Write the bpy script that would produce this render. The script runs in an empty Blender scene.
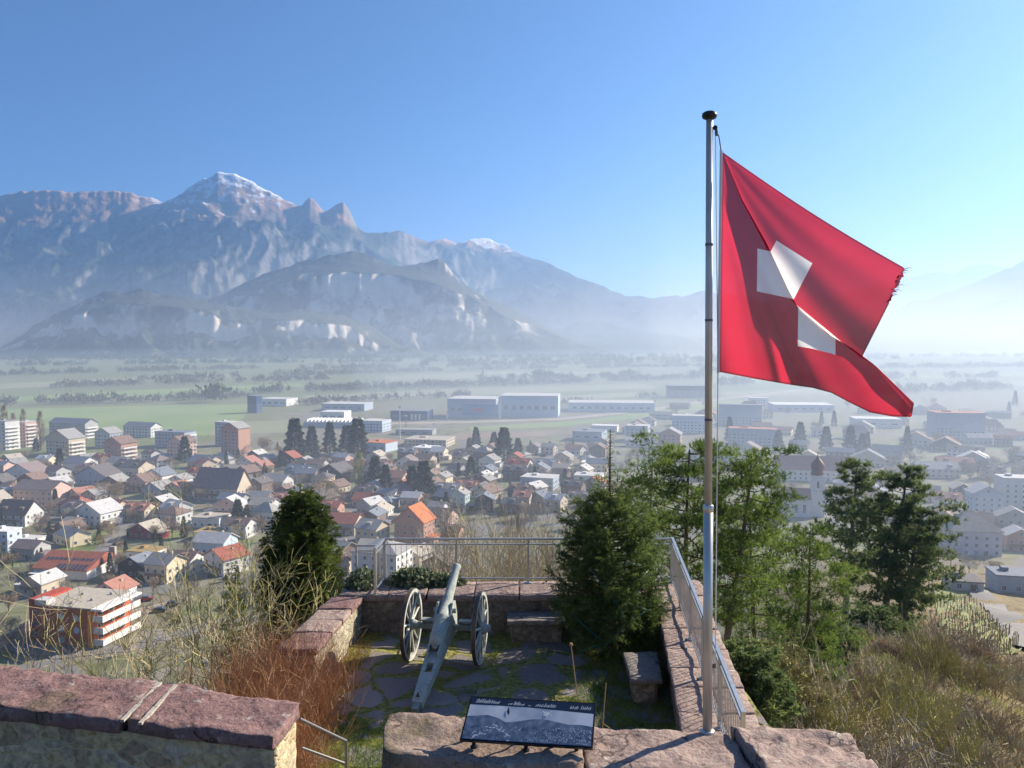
import bpy, bmesh, math, random
import numpy as np
from mathutils import Vector, noise as mnoise

# ------------------------------------------------------------------ camera, sky, sun, exposure
SC = bpy.context.scene
COL = SC.collection
R = math.radians
EYE = Vector((0.0, 0.0, 85.0))
FOC, CX, CY = 804.0, 512.0, 384.0
PITCH = R(3.13)
cam_d = bpy.data.cameras.new("camera"); cam = bpy.data.objects.new("camera", cam_d); COL.objects.link(cam)
cam.location = EYE; cam.rotation_euler = (math.pi/2 - PITCH, 0, 0)
cam_d.sensor_width = 36.0; cam_d.lens = FOC/1024*36; cam_d.clip_start = 0.1; cam_d.clip_end = 60000
SC.camera = cam

SUN_AZ, SUN_EL = R(58), R(29)
world = bpy.data.worlds.new("World"); SC.world = world; world.use_nodes = True
wn = world.node_tree; bg = wn.nodes["Background"]
sky = wn.nodes.new("ShaderNodeTexSky"); sky.sky_type = 'NISHITA'; sky.sun_disc = False
sky.sun_elevation = SUN_EL; sky.sun_rotation = SUN_AZ
sky.altitude = 500; sky.air_density = 1.0; sky.dust_density = 1.2; sky.ozone_density = 10.0
wn.links.new(sky.outputs[0], bg.inputs[0]); bg.inputs[1].default_value = 0.050
sun_d = bpy.data.lights.new("sun", 'SUN'); sun = bpy.data.objects.new("sun", sun_d); COL.objects.link(sun)
sun_d.energy = 5.0; sun_d.angle = R(0.5); sun_d.color = (1.0, 0.885, 0.72)
SUNV = Vector((math.sin(SUN_AZ)*math.cos(SUN_EL), math.cos(SUN_AZ)*math.cos(SUN_EL), math.sin(SUN_EL)))
sun.rotation_euler = SUNV.to_track_quat('Z', 'Y').to_euler()
SC.view_settings.view_transform = 'Standard'; SC.view_settings.look = 'None'
SC.view_settings.gamma = 1; SC.view_settings.use_curve_mapping = False
SC.view_settings.exposure = 1.25
SC.render.engine = 'CYCLES'
try:
    SC.cycles.use_denoising = True
    SC.cycles.max_bounces = 6; SC.cycles.diffuse_bounces = 3; SC.cycles.glossy_bounces = 2
    SC.cycles.transmission_bounces = 3; SC.cycles.volume_bounces = 1; SC.cycles.transparent_max_bounces = 48
    SC.cycles.sample_clamp_indirect = 6
except Exception: pass

# ------------------------------------------------------------------ helpers
rng = np.random.default_rng(7)
random.seed(7)
def ray(px, py):
    dx, dz, dy = (px-CX)/FOC, (CY-py)/FOC, 1.0
    c, s = math.cos(PITCH), math.sin(PITCH)
    return Vector((dx, dy*c + dz*s, -dy*s + dz*c))
def at_y(px, py, y):
    r = ray(px, py); return EYE + r*(y/r.y)
def at_z(px, py, z):
    r = ray(px, py); return EYE + r*((z-EYE.z)/r.z)
def project(p):
    q = Vector(p) - EYE; c, s = math.cos(PITCH), math.sin(PITCH)
    f = q.y*c - q.z*s; u = q.y*s + q.z*c
    return CX + FOC*q.x/f, CY - FOC*u/f
def lerp(a, b, t): return a + (b-a)*t
def sstep(a, b, x):
    t = min(1, max(0, (x-a)/(b-a))); return t*t*(3-2*t)
def interp(x, pts):
    if x <= pts[0][0]: return pts[0][1]
    for (x0, y0), (x1, y1) in zip(pts, pts[1:]):
        if x <= x1: return lerp(y0, y1, (x-x0)/(x1-x0))
    return pts[-1][1]

# ---- materials
MATS = {}
def mat(name, col, rough=0.85, metal=0.0, var=None, scale=3.0, detail=5.0, bump=0.0, bscale=None, translucent=0.0,
        coords='Object', spec=0.3, mid=(0.35, 0.65)):
    """principled material: colour col, blotched towards colour var by a noise texture, bumped by a finer one"""
    if name in MATS: return MATS[name]
    m = bpy.data.materials.new(name); m.use_nodes = True; nt = m.node_tree; N = nt.nodes; L = nt.links
    b = N["Principled BSDF"]; b.inputs["Roughness"].default_value = rough; b.inputs["Metallic"].default_value = metal
    b.inputs["Specular IOR Level"].default_value = spec
    c4 = (*col, 1)
    b.inputs["Base Color"].default_value = c4
    tc = N.new("ShaderNodeTexCoord")
    if var is not None:
        nz = N.new("ShaderNodeTexNoise"); nz.inputs["Scale"].default_value = scale; nz.inputs["Detail"].default_value = detail
        L.new(tc.outputs[coords], nz.inputs["Vector"])
        rp = N.new("ShaderNodeValToRGB"); rp.color_ramp.elements[0].position = mid[0]; rp.color_ramp.elements[1].position = mid[1]
        rp.color_ramp.elements[0].color = c4; rp.color_ramp.elements[1].color = (*var, 1)
        L.new(nz.outputs["Fac"], rp.inputs[0]); L.new(rp.outputs[0], b.inputs["Base Color"])
        colout = rp.outputs[0]
    else: colout = None
    if bump:
        n2 = N.new("ShaderNodeTexNoise"); n2.inputs["Scale"].default_value = bscale or scale*4; n2.inputs["Detail"].default_value = 6
        L.new(tc.outputs[coords], n2.inputs["Vector"])
        bp = N.new("ShaderNodeBump"); bp.inputs["Strength"].default_value = min(1, bump); bp.inputs["Distance"].default_value = 0.03
        L.new(n2.outputs["Fac"], bp.inputs["Height"]); L.new(bp.outputs[0], b.inputs["Normal"])
    if translucent:
        t = N.new("ShaderNodeBsdfTranslucent"); t.inputs[0].default_value = c4
        if colout: L.new(colout, t.inputs[0])
        mx = N.new("ShaderNodeMixShader"); mx.inputs[0].default_value = translucent
        L.new(b.outputs[0], mx.inputs[1]); L.new(t.outputs[0], mx.inputs[2])
        L.new(mx.outputs[0], N["Material Output"].inputs[0])
    MATS[name] = m; return m

# ---- mesh collecting
class MB:
    def __init__(s): s.v = []; s.f = []; s.mi = []; s.n = 0
    def add(s, vs, fs, mi=0):
        o = s.n; s.v.extend([tuple(p) for p in vs]); s.n += len(vs)
        for f in fs: s.f.append([i+o for i in f]); s.mi.append(mi)
        return s
    def box(s, x0, x1, y0, y1, z0, z1, mi=0, T=None):
        vs = [(x, y, z) for z in (z0, z1) for y in (y0, y1) for x in (x0, x1)]
        if T: vs = [T(p) for p in vs]
        return s.add(vs, [(0,2,3,1),(4,5,7,6),(0,1,5,4),(2,6,7,3),(0,4,6,2),(1,3,7,5)], mi)
    def obox(s, c, ax, ay, az, hx, hy, hz, mi=0):
        c, ax, ay, az = Vector(c), Vector(ax), Vector(ay), Vector(az)
        vs = [c + ax*(i*hx) + ay*(j*hy) + az*(k*hz) for k in (-1,1) for j in (-1,1) for i in (-1,1)]
        return s.add(vs, [(0,2,3,1),(4,5,7,6),(0,1,5,4),(2,6,7,3),(0,4,6,2),(1,3,7,5)], mi)
    def tube(s, pts, rad, n=8, mi=0, cap=True):
        pts = [Vector(p) for p in pts]
        if not isinstance(rad, (list, tuple)): rad = [rad]*len(pts)
        vs = []; prev = None
        for i, p in enumerate(pts):
            d = (pts[min(i+1, len(pts)-1)] - pts[max(i-1, 0)]).normalized()
            if prev is None:
                a = Vector((0,0,1)) if abs(d.z) < 0.9 else Vector((1,0,0))
                u = d.cross(a).normalized()
            else:
                u = (prev - d*prev.dot(d)).normalized()
            prev = u; w = d.cross(u)
            for k in range(n):
                t = 2*math.pi*k/n; vs.append(p + (u*math.cos(t) + w*math.sin(t))*rad[i])
        fs = []
        for i in range(len(pts)-1):
            for k in range(n):
                a, b = i*n+k, i*n+(k+1) % n; fs.append((a, b, b+n, a+n))
        if cap: fs.append(tuple(range(n-1, -1, -1))); fs.append(tuple((len(pts)-1)*n + k for k in range(n)))
        return s.add(vs, fs, mi)
    def lathe(s, prof, n=16, c=(0,0,0), mi=0, axis='Z'):
        """prof: list of (radius, height)"""
        vs = []
        for r, h in prof:
            for k in range(n):
                t = 2*math.pi*k/n
                p = (r*math.cos(t), r*math.sin(t), h)
                if axis == 'X': p = (h, p[0], p[1])
                elif axis == 'Y': p = (p[0], h, p[1])
                vs.append((c[0]+p[0], c[1]+p[1], c[2]+p[2]))
        fs = []
        for i in range(len(prof)-1):
            for k in range(n):
                a, b = i*n+k, i*n+(k+1) % n; fs.append((a, b, b+n, a+n))
        fs.append(tuple(range(n-1, -1, -1))); fs.append(tuple((len(prof)-1)*n+k for k in range(n)))
        return s.add(vs, fs, mi)
    def mesh(s, name, mats, smooth=False):
        me = bpy.data.meshes.new(name); me.from_pydata(s.v, [], s.f)
        for m in (mats if isinstance(mats, (list, tuple)) else [mats]): me.materials.append(m)
        if len(me.materials) > 1: me.polygons.foreach_set("material_index", s.mi)
        if smooth: me.polygons.foreach_set("use_smooth", [True]*len(me.polygons))
        me.update(); return me
    def build(s, name, mats, parent=None, smooth=False, fix=False):
        me = s.mesh(name, mats, smooth)
        if fix:
            bm = bmesh.new(); bm.from_mesh(me); bmesh.ops.recalc_face_normals(bm, faces=bm.faces); bm.to_mesh(me); bm.free()
        return link(name, me, parent)
def link(name, me, parent=None):
    o = bpy.data.objects.new(name, me); COL.objects.link(o)
    if parent is not None: o.parent = parent
    return o
def np_mesh(name, V, F, mats, mi=None, smooth=False):
    """V (n,3) array, F (m,k) array of equal-sided faces"""
    V = np.asarray(V, np.float32); F = np.asarray(F, np.int32)
    me = bpy.data.meshes.new(name); me.vertices.add(len(V)); me.vertices.foreach_set("co", V.ravel())
    k = F.shape[1]; me.loops.add(F.size); me.loops.foreach_set("vertex_index", F.ravel())
    me.polygons.add(len(F)); me.polygons.foreach_set("loop_start", np.arange(0, F.size, k, dtype=np.int32))
    for m in (mats if isinstance(mats, (list, tuple)) else [mats]): me.materials.append(m)
    if mi is not None: me.polygons.foreach_set("material_index", np.asarray(mi, np.int32))
    if smooth: me.polygons.foreach_set("use_smooth", np.ones(len(F), bool))
    me.update(calc_edges=True); me.validate(); return me
def empty(name, loc=(0,0,0), rz=0.0):
    o = bpy.data.objects.new(name, None); COL.objects.link(o); o.location = loc; o.rotation_euler = (0, 0, rz)
    o.empty_display_size = 0.3; return o
def tag(o, label=None, cat=None, group=None, kind=None):
    if label: o["label"] = label
    if cat: o["category"] = cat
    if group: o["group"] = group
    if kind: o["kind"] = kind
    return o
def children(o): return [c for c in list(COL.objects) if c.parent == o]
KIDS = {}
def copy_tree(o, parent=None, kids=None):
    """a copy of a thing with copies of its parts and sub-parts (mesh data shared)"""
    c = o.copy(); COL.objects.link(c); c.parent = parent
    for ch in o.children: copy_tree(ch, c)
    return c
# ------------------------------------------------------------------ terrain
STEEP = [(0,78),(2,76.4),(10,72.0),(30,58),(80,30),(140,8),(185,0)]
GENTLE = [(0,78),(1.5,76.0),(11,71.3),(67,55.5),(156,34),(190,26),(280,10),(380,0)]
def hill_r(x, y):
    dx = max(-4.4-x, 0, x-4.2); dy = max(y-17.3, 0)
    return math.hypot(dx, dy)
def terrain(x, y):
    r = hill_r(x, y)
    if r > 400: return 0.0
    ph = math.degrees(math.atan2(x, y-10))
    w = sstep(8, 30, ph) if ph > 0 else 0.0
    z = lerp(interp(r, STEEP), interp(r, GENTLE), w)
    if r > 4:
        k = min(1, (r-4)/20)*min(1, z/12)
        z += k*(2.6*mnoise.noise((x/17, y/17, 3.1)) + 1.1*mnoise.noise((x/6.1, y/6.1, 8.0)) + .45*mnoise.noise((x/2.1, y/2.1, 1.0)))
    return z
def ground(px, py, hint=None):
    """point where the picture's ray through (px, py) meets the terrain"""
    r = ray(px, py); t = 6.0
    if r.z > -0.004: r = Vector((r.x, r.y, -0.004))
    last = t
    while t < 30000:
        p = EYE + r*t
        if p.z <= terrain(p.x, p.y):
            lo, hi = last, t
            for _ in range(18):
                m = (lo+hi)/2; p = EYE + r*m
                if p.z <= terrain(p.x, p.y): hi = m
                else: lo = m
            p = EYE + r*hi; return Vector((p.x, p.y, terrain(p.x, p.y)))
        last = t; t *= 1.02
    return EYE + r*t

def ground_material():
    m = bpy.data.materials.new("ground_cover"); m.use_nodes = True; nt = m.node_tree; N = nt.nodes; L = nt.links
    b = N["Principled BSDF"]; b.inputs["Roughness"].default_value = 0.95; b.inputs["Specular IOR Level"].default_value = 0.1
    geo = N.new("ShaderNodeNewGeometry"); att = N.new("ShaderNodeAttribute"); att.attribute_name = "zone"
    sep = N.new("ShaderNodeSeparateColor"); L.new(att.outputs["Color"], sep.inputs[0])
    def nz(scale, det=5, vec=None):
        n = N.new("ShaderNodeTexNoise"); n.inputs["Scale"].default_value = scale; n.inputs["Detail"].default_value = det
        L.new(vec or geo.outputs["Position"], n.inputs["Vector"]); return n.outputs["Fac"]
    def ramp(f, stops):
        r = N.new("ShaderNodeValToRGB"); e = r.color_ramp.elements
        while len(e) < len(stops): e.new(0.5)
        for q, (p, c) in zip(e, stops): q.position = p; q.color = (*c, 1)
        L.new(f, r.inputs[0]); return r.outputs[0]
    def mix(f, a, c):
        x = N.new("ShaderNodeMix"); x.data_type = 'RGBA'
        if isinstance(f, float): x.inputs[0].default_value = f
        else: L.new(f, x.inputs[0])
        L.new(a, x.inputs[6]); L.new(c, x.inputs[7]); return x.outputs[2]
    # farmland: long strips of pasture, stubble and ploughed earth
    mp = N.new("ShaderNodeMapping"); mp.inputs["Rotation"].default_value = (0, 0, 0.12); mp.inputs["Scale"].default_value = (1/620, 1/170, 0)
    L.new(geo.outputs["Position"], mp.inputs[0])
    vor = N.new("ShaderNodeTexVoronoi"); vor.inputs["Scale"].default_value = 1.0; vor.distance = 'CHEBYCHEV'; vor.inputs["Randomness"].default_value = 0.8
    L.new(mp.outputs[0], vor.inputs["Vector"])
    sv = N.new("ShaderNodeSeparateColor"); L.new(vor.outputs["Color"], sv.inputs[0])
    field = ramp(sv.outputs[0], [(0.0, (.13,.16,.07)), (.3, (.16,.185,.085)), (.5, (.18,.175,.10)), (.68, (.20,.17,.12)), (.82, (.14,.165,.075)), (1, (.17,.155,.11))])
    field = mix(nz(0.02), field, ramp(nz(0.15), [(0.3, (.10,.14,.05)), (.7, (.19,.19,.10))]))
    # gardens between the houses
    def voro(sc, feat):
        v = N.new("ShaderNodeTexVoronoi"); v.feature = feat; v.inputs["Scale"].default_value = sc
        mp2 = N.new("ShaderNodeMapping"); mp2.inputs["Scale"].default_value = (1, 1, 0); L.new(geo.outputs["Position"], mp2.inputs[0]); L.new(mp2.outputs[0], v.inputs["Vector"]); return v
    pl = N.new("ShaderNodeSeparateColor"); L.new(voro(1/17, 'F1').outputs["Color"], pl.inputs[0])
    plots = ramp(pl.outputs[0], [(0.0, (.12,.155,.05)), (.22, (.20,.175,.12)), (.36, (.145,.20,.055)), (.55, (.27,.245,.21)), (.64, (.13,.18,.05)), (.80, (.20,.165,.115)), (1, (.12,.165,.05))])
    town = mix(0.5, plots, ramp(nz(0.11, 6), [(0.30, (.09,.085,.055)), (.45, (.17,.155,.10)), (.55, (.27,.24,.20)), (.68, (.14,.13,.08))]))
    ed = N.new("ShaderNodeMapRange"); ed.inputs[1].default_value = .030; ed.inputs[2].default_value = .045; ed.inputs[3].default_value = 1; ed.inputs[4].default_value = 0
    L.new(voro(1/75, 'DISTANCE_TO_EDGE').outputs["Distance"], ed.inputs[0])
    sg = N.new("ShaderNodeRGB"); sg.outputs[0].default_value = (.185,.18,.175,1); town = mix(ed.outputs[0], town, sg.outputs[0])
    # dry winter slope
    s1 = ramp(nz(0.55, 8), [(0.28, (.07,.065,.03)), (.42, (.19,.14,.08)), (.55, (.30,.235,.13)), (.66, (.18,.18,.065)), (.8, (.38,.32,.20))])
    s2 = ramp(nz(3.0, 6), [(0.3, (.09,.065,.04)), (.6, (.32,.25,.14)), (.8, (.16,.17,.06))])
    slope = mix(0.45, s1, s2)
    c = mix(sep.outputs[0], field, town); c = mix(sep.outputs[1], c, slope); L.new(c, b.inputs["Base Color"])
    bp = N.new("ShaderNodeBump"); bp.inputs["Strength"].default_value = 0.6; bp.inputs["Distance"].default_value = 0.25
    L.new(nz(2.0, 6), bp.inputs["Height"]); L.new(bp.outputs[0], b.inputs["Normal"])
    return m

# town outline in plan: how built-up a spot of the valley is
def town_w(x, y):
    d = math.hypot(x, y); px = 512 + FOC*x/max(y, 1) if y > 1 else (0 if x < 0 else 1024)
    far = interp(px, [(-400, 640), (0, 640), (110, 660), (230, 720), (300, 1020), (560, 1060), (700, 1100), (800, 1450), (1100, 1700)])
    return 1 - sstep(far*0.97, far*1.05, d + 40*mnoise.noise((x/90, y/90, 0)))

def build_ground():
    radii = [0.0]; r = 3.0
    while r < 26000: radii.append(r); r *= 1.028
    angs = []
    a = -180.0
    while a < 180: angs.append(a); a += 0.45 if -46 <= a < 52 else 4.0
    na = len(angs); V = []; Z = []
    for i, r in enumerate(radii[1:]):
        for a in angs:
            x, y = r*math.sin(R(a)), r*math.cos(R(a))
            z = terrain(x, y)
            if hill_r(x, y) < 0.05: z = 78.2
            V.append((x, y, z - (0 if r < 4000 else 0)))
            hw = sstep(3, 14, z)
            Z.append((town_w(x, y), hw, 0, 1))
    nr = len(radii)-1; F = []
    for i in range(nr-1):
        for k in range(na):
            a, b = i*na+k, i*na+(k+1) % na; F.append((a, a+na, b+na, b))
    me = np_mesh("ground", V, F, ground_material(), smooth=True)
    ca = me.color_attributes.new("zone", 'FLOAT_COLOR', 'POINT'); ca.data.foreach_set("color", np.asarray(Z, np.float32).ravel())
    o = link("ground", me); tag(o, kind="structure"); return o
build_ground()

# ------------------------------------------------------------------ mountains
def rock_material(name, forest, grass, rock, snow_z=None, grass_z=1200, steep=(0.55, 0.75), patch=0.0, summits=()):
    m = bpy.data.materials.new(name); m.use_nodes = True; nt = m.node_tree; N = nt.nodes; L = nt.links
    b = N["Principled BSDF"]; b.inputs["Roughness"].default_value = 0.95; b.inputs["Specular IOR Level"].default_value = 0.1
    geo = N.new("ShaderNodeNewGeometry"); sx = N.new("ShaderNodeSeparateXYZ"); L.new(geo.outputs["Position"], sx.inputs[0])
    sn = N.new("ShaderNodeSeparateXYZ"); L.new(geo.outputs["Normal"], sn.inputs[0])
    def nz(scale, det=6):
        n = N.new("ShaderNodeTexNoise"); n.inputs["Scale"].default_value = scale; n.inputs["Detail"].default_value = det
        L.new(geo.outputs["Position"], n.inputs["Vector"]); return n.outputs["Fac"]
    def math_(op, a, c):
        x = N.new("ShaderNodeMath"); x.operation = op; x.use_clamp = False
        for i, q in enumerate((a, c)):
            if isinstance(q, (int, float)): x.inputs[i].default_value = q
            else: L.new(q, x.inputs[i])
        return x.outputs[0]
    def rng_(v, lo, hi):
        x = N.new("ShaderNodeMapRange"); x.interpolation_type = 'SMOOTHSTEP'; L.new(v, x.inputs[0])
        x.inputs[1].default_value = lo; x.inputs[2].default_value = hi; return x.outputs[0]
    def mix(f, a, c):
        x = N.new("ShaderNodeMix"); x.data_type = 'RGBA'; L.new(f, x.inputs[0])
        for i, q in ((6, a), (7, c)):
            if isinstance(q, tuple): x.inputs[i].default_value = (*q, 1)
            else: L.new(q, x.inputs[i])
        return x.outputs[2]
    n1 = nz(0.004); n2 = nz(0.02)
    zz = math_('ADD', sx.outputs[2], math_('MULTIPLY', math_('SUBTRACT', n1, 0.5), 500))
    fcol = mix(n2, tuple(c*0.6 for c in forest), tuple(c*1.5 for c in forest))
    c = mix(rng_(zz, grass_z-150, grass_z+200), fcol, grass)
    st = math_('ADD', sn.outputs[2], math_('MULTIPLY', math_('SUBTRACT', n2, 0.5), 0.35))
    rk = mix(nz(0.03), tuple(c*0.75 for c in rock), tuple(c*1.2 for c in rock))
    inv = rng_(st, steep[1], steep[0])
    x = N.new("ShaderNodeMapRange"); L.new(st, x.inputs[0]); x.inputs[1].default_value = steep[0]; x.inputs[2].default_value = steep[1]
    x.inputs[3].default_value = 1; x.inputs[4].default_value = 0
    pt = rng_(nz(0.0055, 8), (.41 if patch else -1), (.55 if patch else -.5))
    c = mix(math_('MULTIPLY', x.outputs[0], pt), c, rk)
    if snow_z:
        n3 = nz(0.014, 10)
        zs = math_('ADD', sx.outputs[2], math_('MULTIPLY', math_('SUBTRACT', n3, 0.5), 1500))
        zs = math_('ADD', zs, math_('MULTIPLY', math_('SUBTRACT', sn.outputs[2], 0.60), 700))
        msk = None
        for sx_, wd in summits:      # snow lies round the two highest summits
            dxx = math_('ABSOLUTE', math_('SUBTRACT', sx.outputs[0], sx_), 0)
            q_ = N.new("ShaderNodeMapRange"); q_.interpolation_type = 'SMOOTHSTEP'; L.new(dxx, q_.inputs[0]); q_.inputs[1].default_value = wd*.45; q_.inputs[2].default_value = wd; q_.inputs[3].default_value = 1; q_.inputs[4].default_value = 0
            msk = q_.outputs[0] if msk is None else math_('MAXIMUM', msk, q_.outputs[0])
        sf = math_('MULTIPLY', rng_(zs, snow_z-40, snow_z+160), msk)
        c = mix(math_('MULTIPLY', sf, 0.85), c, (.66,.69,.74))
    L.new(c, b.inputs["Base Color"])
    bp = N.new("ShaderNodeBump"); bp.inputs["Strength"].default_value = 0.8; bp.inputs["Distance"].default_value = 40
    L.new(nz(0.008, 10), bp.inputs["Height"]); L.new(bp.outputs[0], b.inputs["Normal"])
    return m

def mountain(name, ridge, D, Dfoot, Dback, prof, mt, amp=0.3, step=2.2, M=90, seed=0.0, spur=0.22, ridge_noise=2.0, nsc=700.0):
    """a range whose crest runs through the listed picture directions at distance D, its foot at Dfoot and its back at Dback"""
    px = ridge[0][0]; V = []; cols = 0
    while px <= ridge[-1][0]:
        py = interp(px, ridge)
        Dm = D(px) if callable(D) else D
        Df = Dfoot(px) if callable(Dfoot) else Dfoot
        top = at_y(px, py + ridge_noise*mnoise.fractal((px/9.0, seed, 0.3), 1.0, 2.1, 4), Dm)
        dirx = (px-CX)/FOC
        zr = top.z; zs = sum(at_y(px, interp(px+q_, ridge), Dm).z for q_ in range(-36, 37, 6))/13
        for j in range(M):
            if j < M*0.78:
                v = j/(M*0.78); dist = lerp(Df, Dm, v); h = prof(v, px)
                a = 4*v*(1-v)
            else:
                v = (j-M*0.78)/(M-1-M*0.78) ; dist = lerp(Dm, Dback, v); h = (1-v)**1.3; a = 2*v*(1-v)
                if j == int(M*0.78)+0: pass
            x, y = dirx*dist, dist
            w = (x/nsc, y/nsc, seed)
            n = mnoise.ridged_multi_fractal(w, 0.9, 2.1, 7, 1.0, 2.0)   # about 0..2
            n2 = mnoise.fractal((x/(nsc*1.9), y/(nsc*1.9), seed+5), 1.0, 2.0, 4)
            z = zs*(h + a*(amp*(n-1.1)*0.55 + spur*n2)) + (zr-zs)*(v**12 if j < M*0.78 else (1-v)**6)
            # cut it short of the crest so that the skyline stays where it is
            if j < M*0.78: z = min(z, lerp(zs, zr, v**5)*(0.55+0.45*v))
            V.append((x, y, max(z, -20) if j > 0 else -20))
        cols += 1; px += step
    F = []
    for i in range(cols-1):
        for j in range(M-1):
            a = i*M+j; F.append((a, a+M, a+M+1, a+1))
    me = np_mesh(name, V, F, mt, smooth=False)
    o = link(name, me); tag(o, kind="structure"); return o

RIDGE_A = [(-420,300),(-260,240),(-120,215),(-60,205),(0,196),(20,192),(45,190),(80,192),(110,191),(140,193),(156,198),(165,202),(176,199),(190,189),(205,180),(213,175),(222,172),(240,173),(250,178),
 (262,184),(280,195),(295,203),(303,206),(312,198),(317,200),(325,211),(335,206),(345,202),(351,210),(358,225),(366,232),(380,233),(395,231),(405,232),(420,240),(432,243),
 (445,239),(458,244),(470,240),(485,236),(500,243),(520,253),(545,262),(575,275),(600,286),(625,295),(650,298),(680,296),(705,291),(740,296),(790,306),(840,322),(880,345),(920,352)]
mt_a = rock_material("high_mountain", (.030,.040,.026), (.33,.20,.115), (.205,.185,.165), snow_z=1530, grass_z=1180, summits=((-2800, 900), (-310, 520)), steep=(.5,.72))
mountain("mountain_range", RIDGE_A, lambda px: 7800 + 3600*math.exp(-((px-490)/60)**2), lambda px: 5000, 13500,
         lambda v, px: 0.30*v + 0.70*v**1.7, mt_a, amp=0.36, seed=1.3, spur=0.30, nsc=1150, step=1.5, M=140, ridge_noise=2.4)
RIDGE_B2 = [(150,345),(180,318),(200,305),(220,296),(245,283),(270,272),(300,262),(330,255),(350,251),(365,252),(380,261),(395,266),(410,265),(425,262),(438,257),(446,262),(455,275),(465,286),(480,294),(505,305),(530,316),(560,334),(600,350),(640,356)]
mt_b = rock_material("near_mountain", (.050,.052,.040), (.13,.11,.08), (.62,.54,.45), grass_z=2500, steep=(.50,.76), patch=.12)
def cliff(v, px):
    v = min(1, max(0, v + .13*math.sin(math.pi*v)*(mnoise.noise((px/31.0, v*2.0, 4.0)) + .6*mnoise.noise((px/11.0, v*4.0, 9.0)))))
    return 0.30*sstep(0, .45, v) + .12*v + 0.40*sstep(.44, .54, v) + .18*v
mountain("cliff_mountain", RIDGE_B2, 5000, 4200, 5800, cliff, mt_b, amp=0.56, seed=4.1, spur=0.26, nsc=520, step=1.3, M=120)
RIDGE_B1 = [(-120,385),(-40,365),(0,349),(20,336),(50,316),(80,303),(100,293),(110,291),(125,292),(140,289),(152,291),(165,295),(185,298),(200,300),(225,305),(250,309),(275,313),(300,309),(330,312),(350,318),(372,326),(400,345),(430,356)]
mountain("cliff_hill", RIDGE_B1, 4250, 3700, 5000, cliff, mt_b, amp=0.52, seed=9.4, spur=0.22, nsc=400, step=1.3, M=120)
RIDGE_C = [(820,350),(850,335),(880,318),(905,302),(925,298),(940,294),(955,289),(970,283),(985,276),(1000,270),(1024,258),(1060,245),(1120,225),(1200,215),(1300,260),(1380,330)]
mt_c = rock_material("valley_side_mountain", (.030,.038,.026), (.14,.11,.07), (.28,.26,.24), grass_z=1700)
mountain("valley_side_mountain", RIDGE_C, 9500, 5500, 12500, lambda v, px: 0.5*v+.5*v**1.5, mt_c, amp=0.3, seed=12.2, nsc=1300, M=60)
RIDGE_D = [(560,345),(600,330),(640,312),(690,300),(720,299),(760,305),(800,300),(840,296),(880,285),(905,279),(930,271),(950,273),(965,267),(985,264),(1010,270),(1060,262),(1120,260)]
mountain("distant_mountains", RIDGE_D, 16000, 12500, 20000, lambda v, px: v, mt_c, amp=0.25, seed=15.7, nsc=1800, M=50, step=3)

# ------------------------------------------------------------------ the air
HAZE_DENSITY = 7.4e-5
def volume_box(name, x0, x1, y0, y1, z0, z1, dens, aniso, col=(.93,.96,1.0)):
    m = bpy.data.materials.new(name); m.use_nodes = True; nt = m.node_tree
    nt.nodes.remove(nt.nodes["Principled BSDF"])
    v = nt.nodes.new("ShaderNodeVolumePrincipled"); v.inputs["Color"].default_value = (*col, 1)
    v.inputs["Density"].default_value = dens; v.inputs["Anisotropy"].default_value = aniso
    nt.links.new(v.outputs[0], nt.nodes["Material Output"].inputs["Volume"])
    b = MB().box(x0, x1, y0, y1, z0, z1); o = b.build(name, m); tag(o, kind="stuff"); return o
volume_box("haze", -27000, 27000, -27000, 27000, -25, 1840, HAZE_DENSITY, 0.4, (.27,.53,1.0))
def mist_prism(name, outline, z0, z1, dens, aniso, col):
    m = bpy.data.materials.new(name); m.use_nodes = True; nt = m.node_tree
    nt.nodes.remove(nt.nodes["Principled BSDF"])
    v = nt.nodes.new("ShaderNodeVolumePrincipled"); v.inputs["Color"].default_value = (*col, 1)
    v.inputs["Density"].default_value = dens; v.inputs["Anisotropy"].default_value = aniso
    nt.links.new(v.outputs[0], nt.nodes["Material Output"].inputs["Volume"])
    n = len(outline); vs = [(x, y, z0) for x, y in outline] + [(x, y, z1) for x, y in outline]
    fs = [tuple(range(n-1, -1, -1)), tuple(range(n, 2*n))] + [(i, (i+1) % n, n+(i+1) % n, n+i) for i in range(n)]
    o = MB().add(vs, fs).build(name, m); tag(o, kind="stuff"); return o
MIST = [(-9000, 2300), (-700, 1500), (250, 700), (600, 420), (1200, 300), (9000, 300), (14000, 16000), (-9000, 16000)]
for n_, (top, dens) in enumerate(((140, .34e-4), (190, .34e-4), (260, .32e-4), (350, .28e-4), (460, .22e-4), (600, .16e-4))):
    k = 1 + .12*n_; mist_prism("mist", [(x*k, y*k) for x, y in MIST], -12-n_, top, dens, 0.3, (.84,.90,1.0))
# thin smoke-blue air lying over the town, thicker to the right where the valley narrows
for n_, (top, yf, dens) in enumerate(((36, 1100, 2.3e-4), (50, 1600, 2.1e-4), (64, 2200, 1.5e-4))):
    mist_prism("mist", [(-5000, 150), (-60, 150), (60, 90), (900, 60), (5000, 60), (5000, yf), (-5000, yf)], -10-.3*n_, top, dens, 0.2, (.70,.79,.93))
for n_, (top, yf, dens) in enumerate(((34, 1000, 1.7e-4), (48, 1500, 1.6e-4), (62, 2000, 1.3e-4))):
    mist_prism("mist", [(-150-n_*20, 900), (60, 330), (150, 150), (260, 90), (3000, 90), (3500, yf), (-300, yf)], -9-.3*n_, top, dens, 0.2, (.64,.76,.93))
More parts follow.
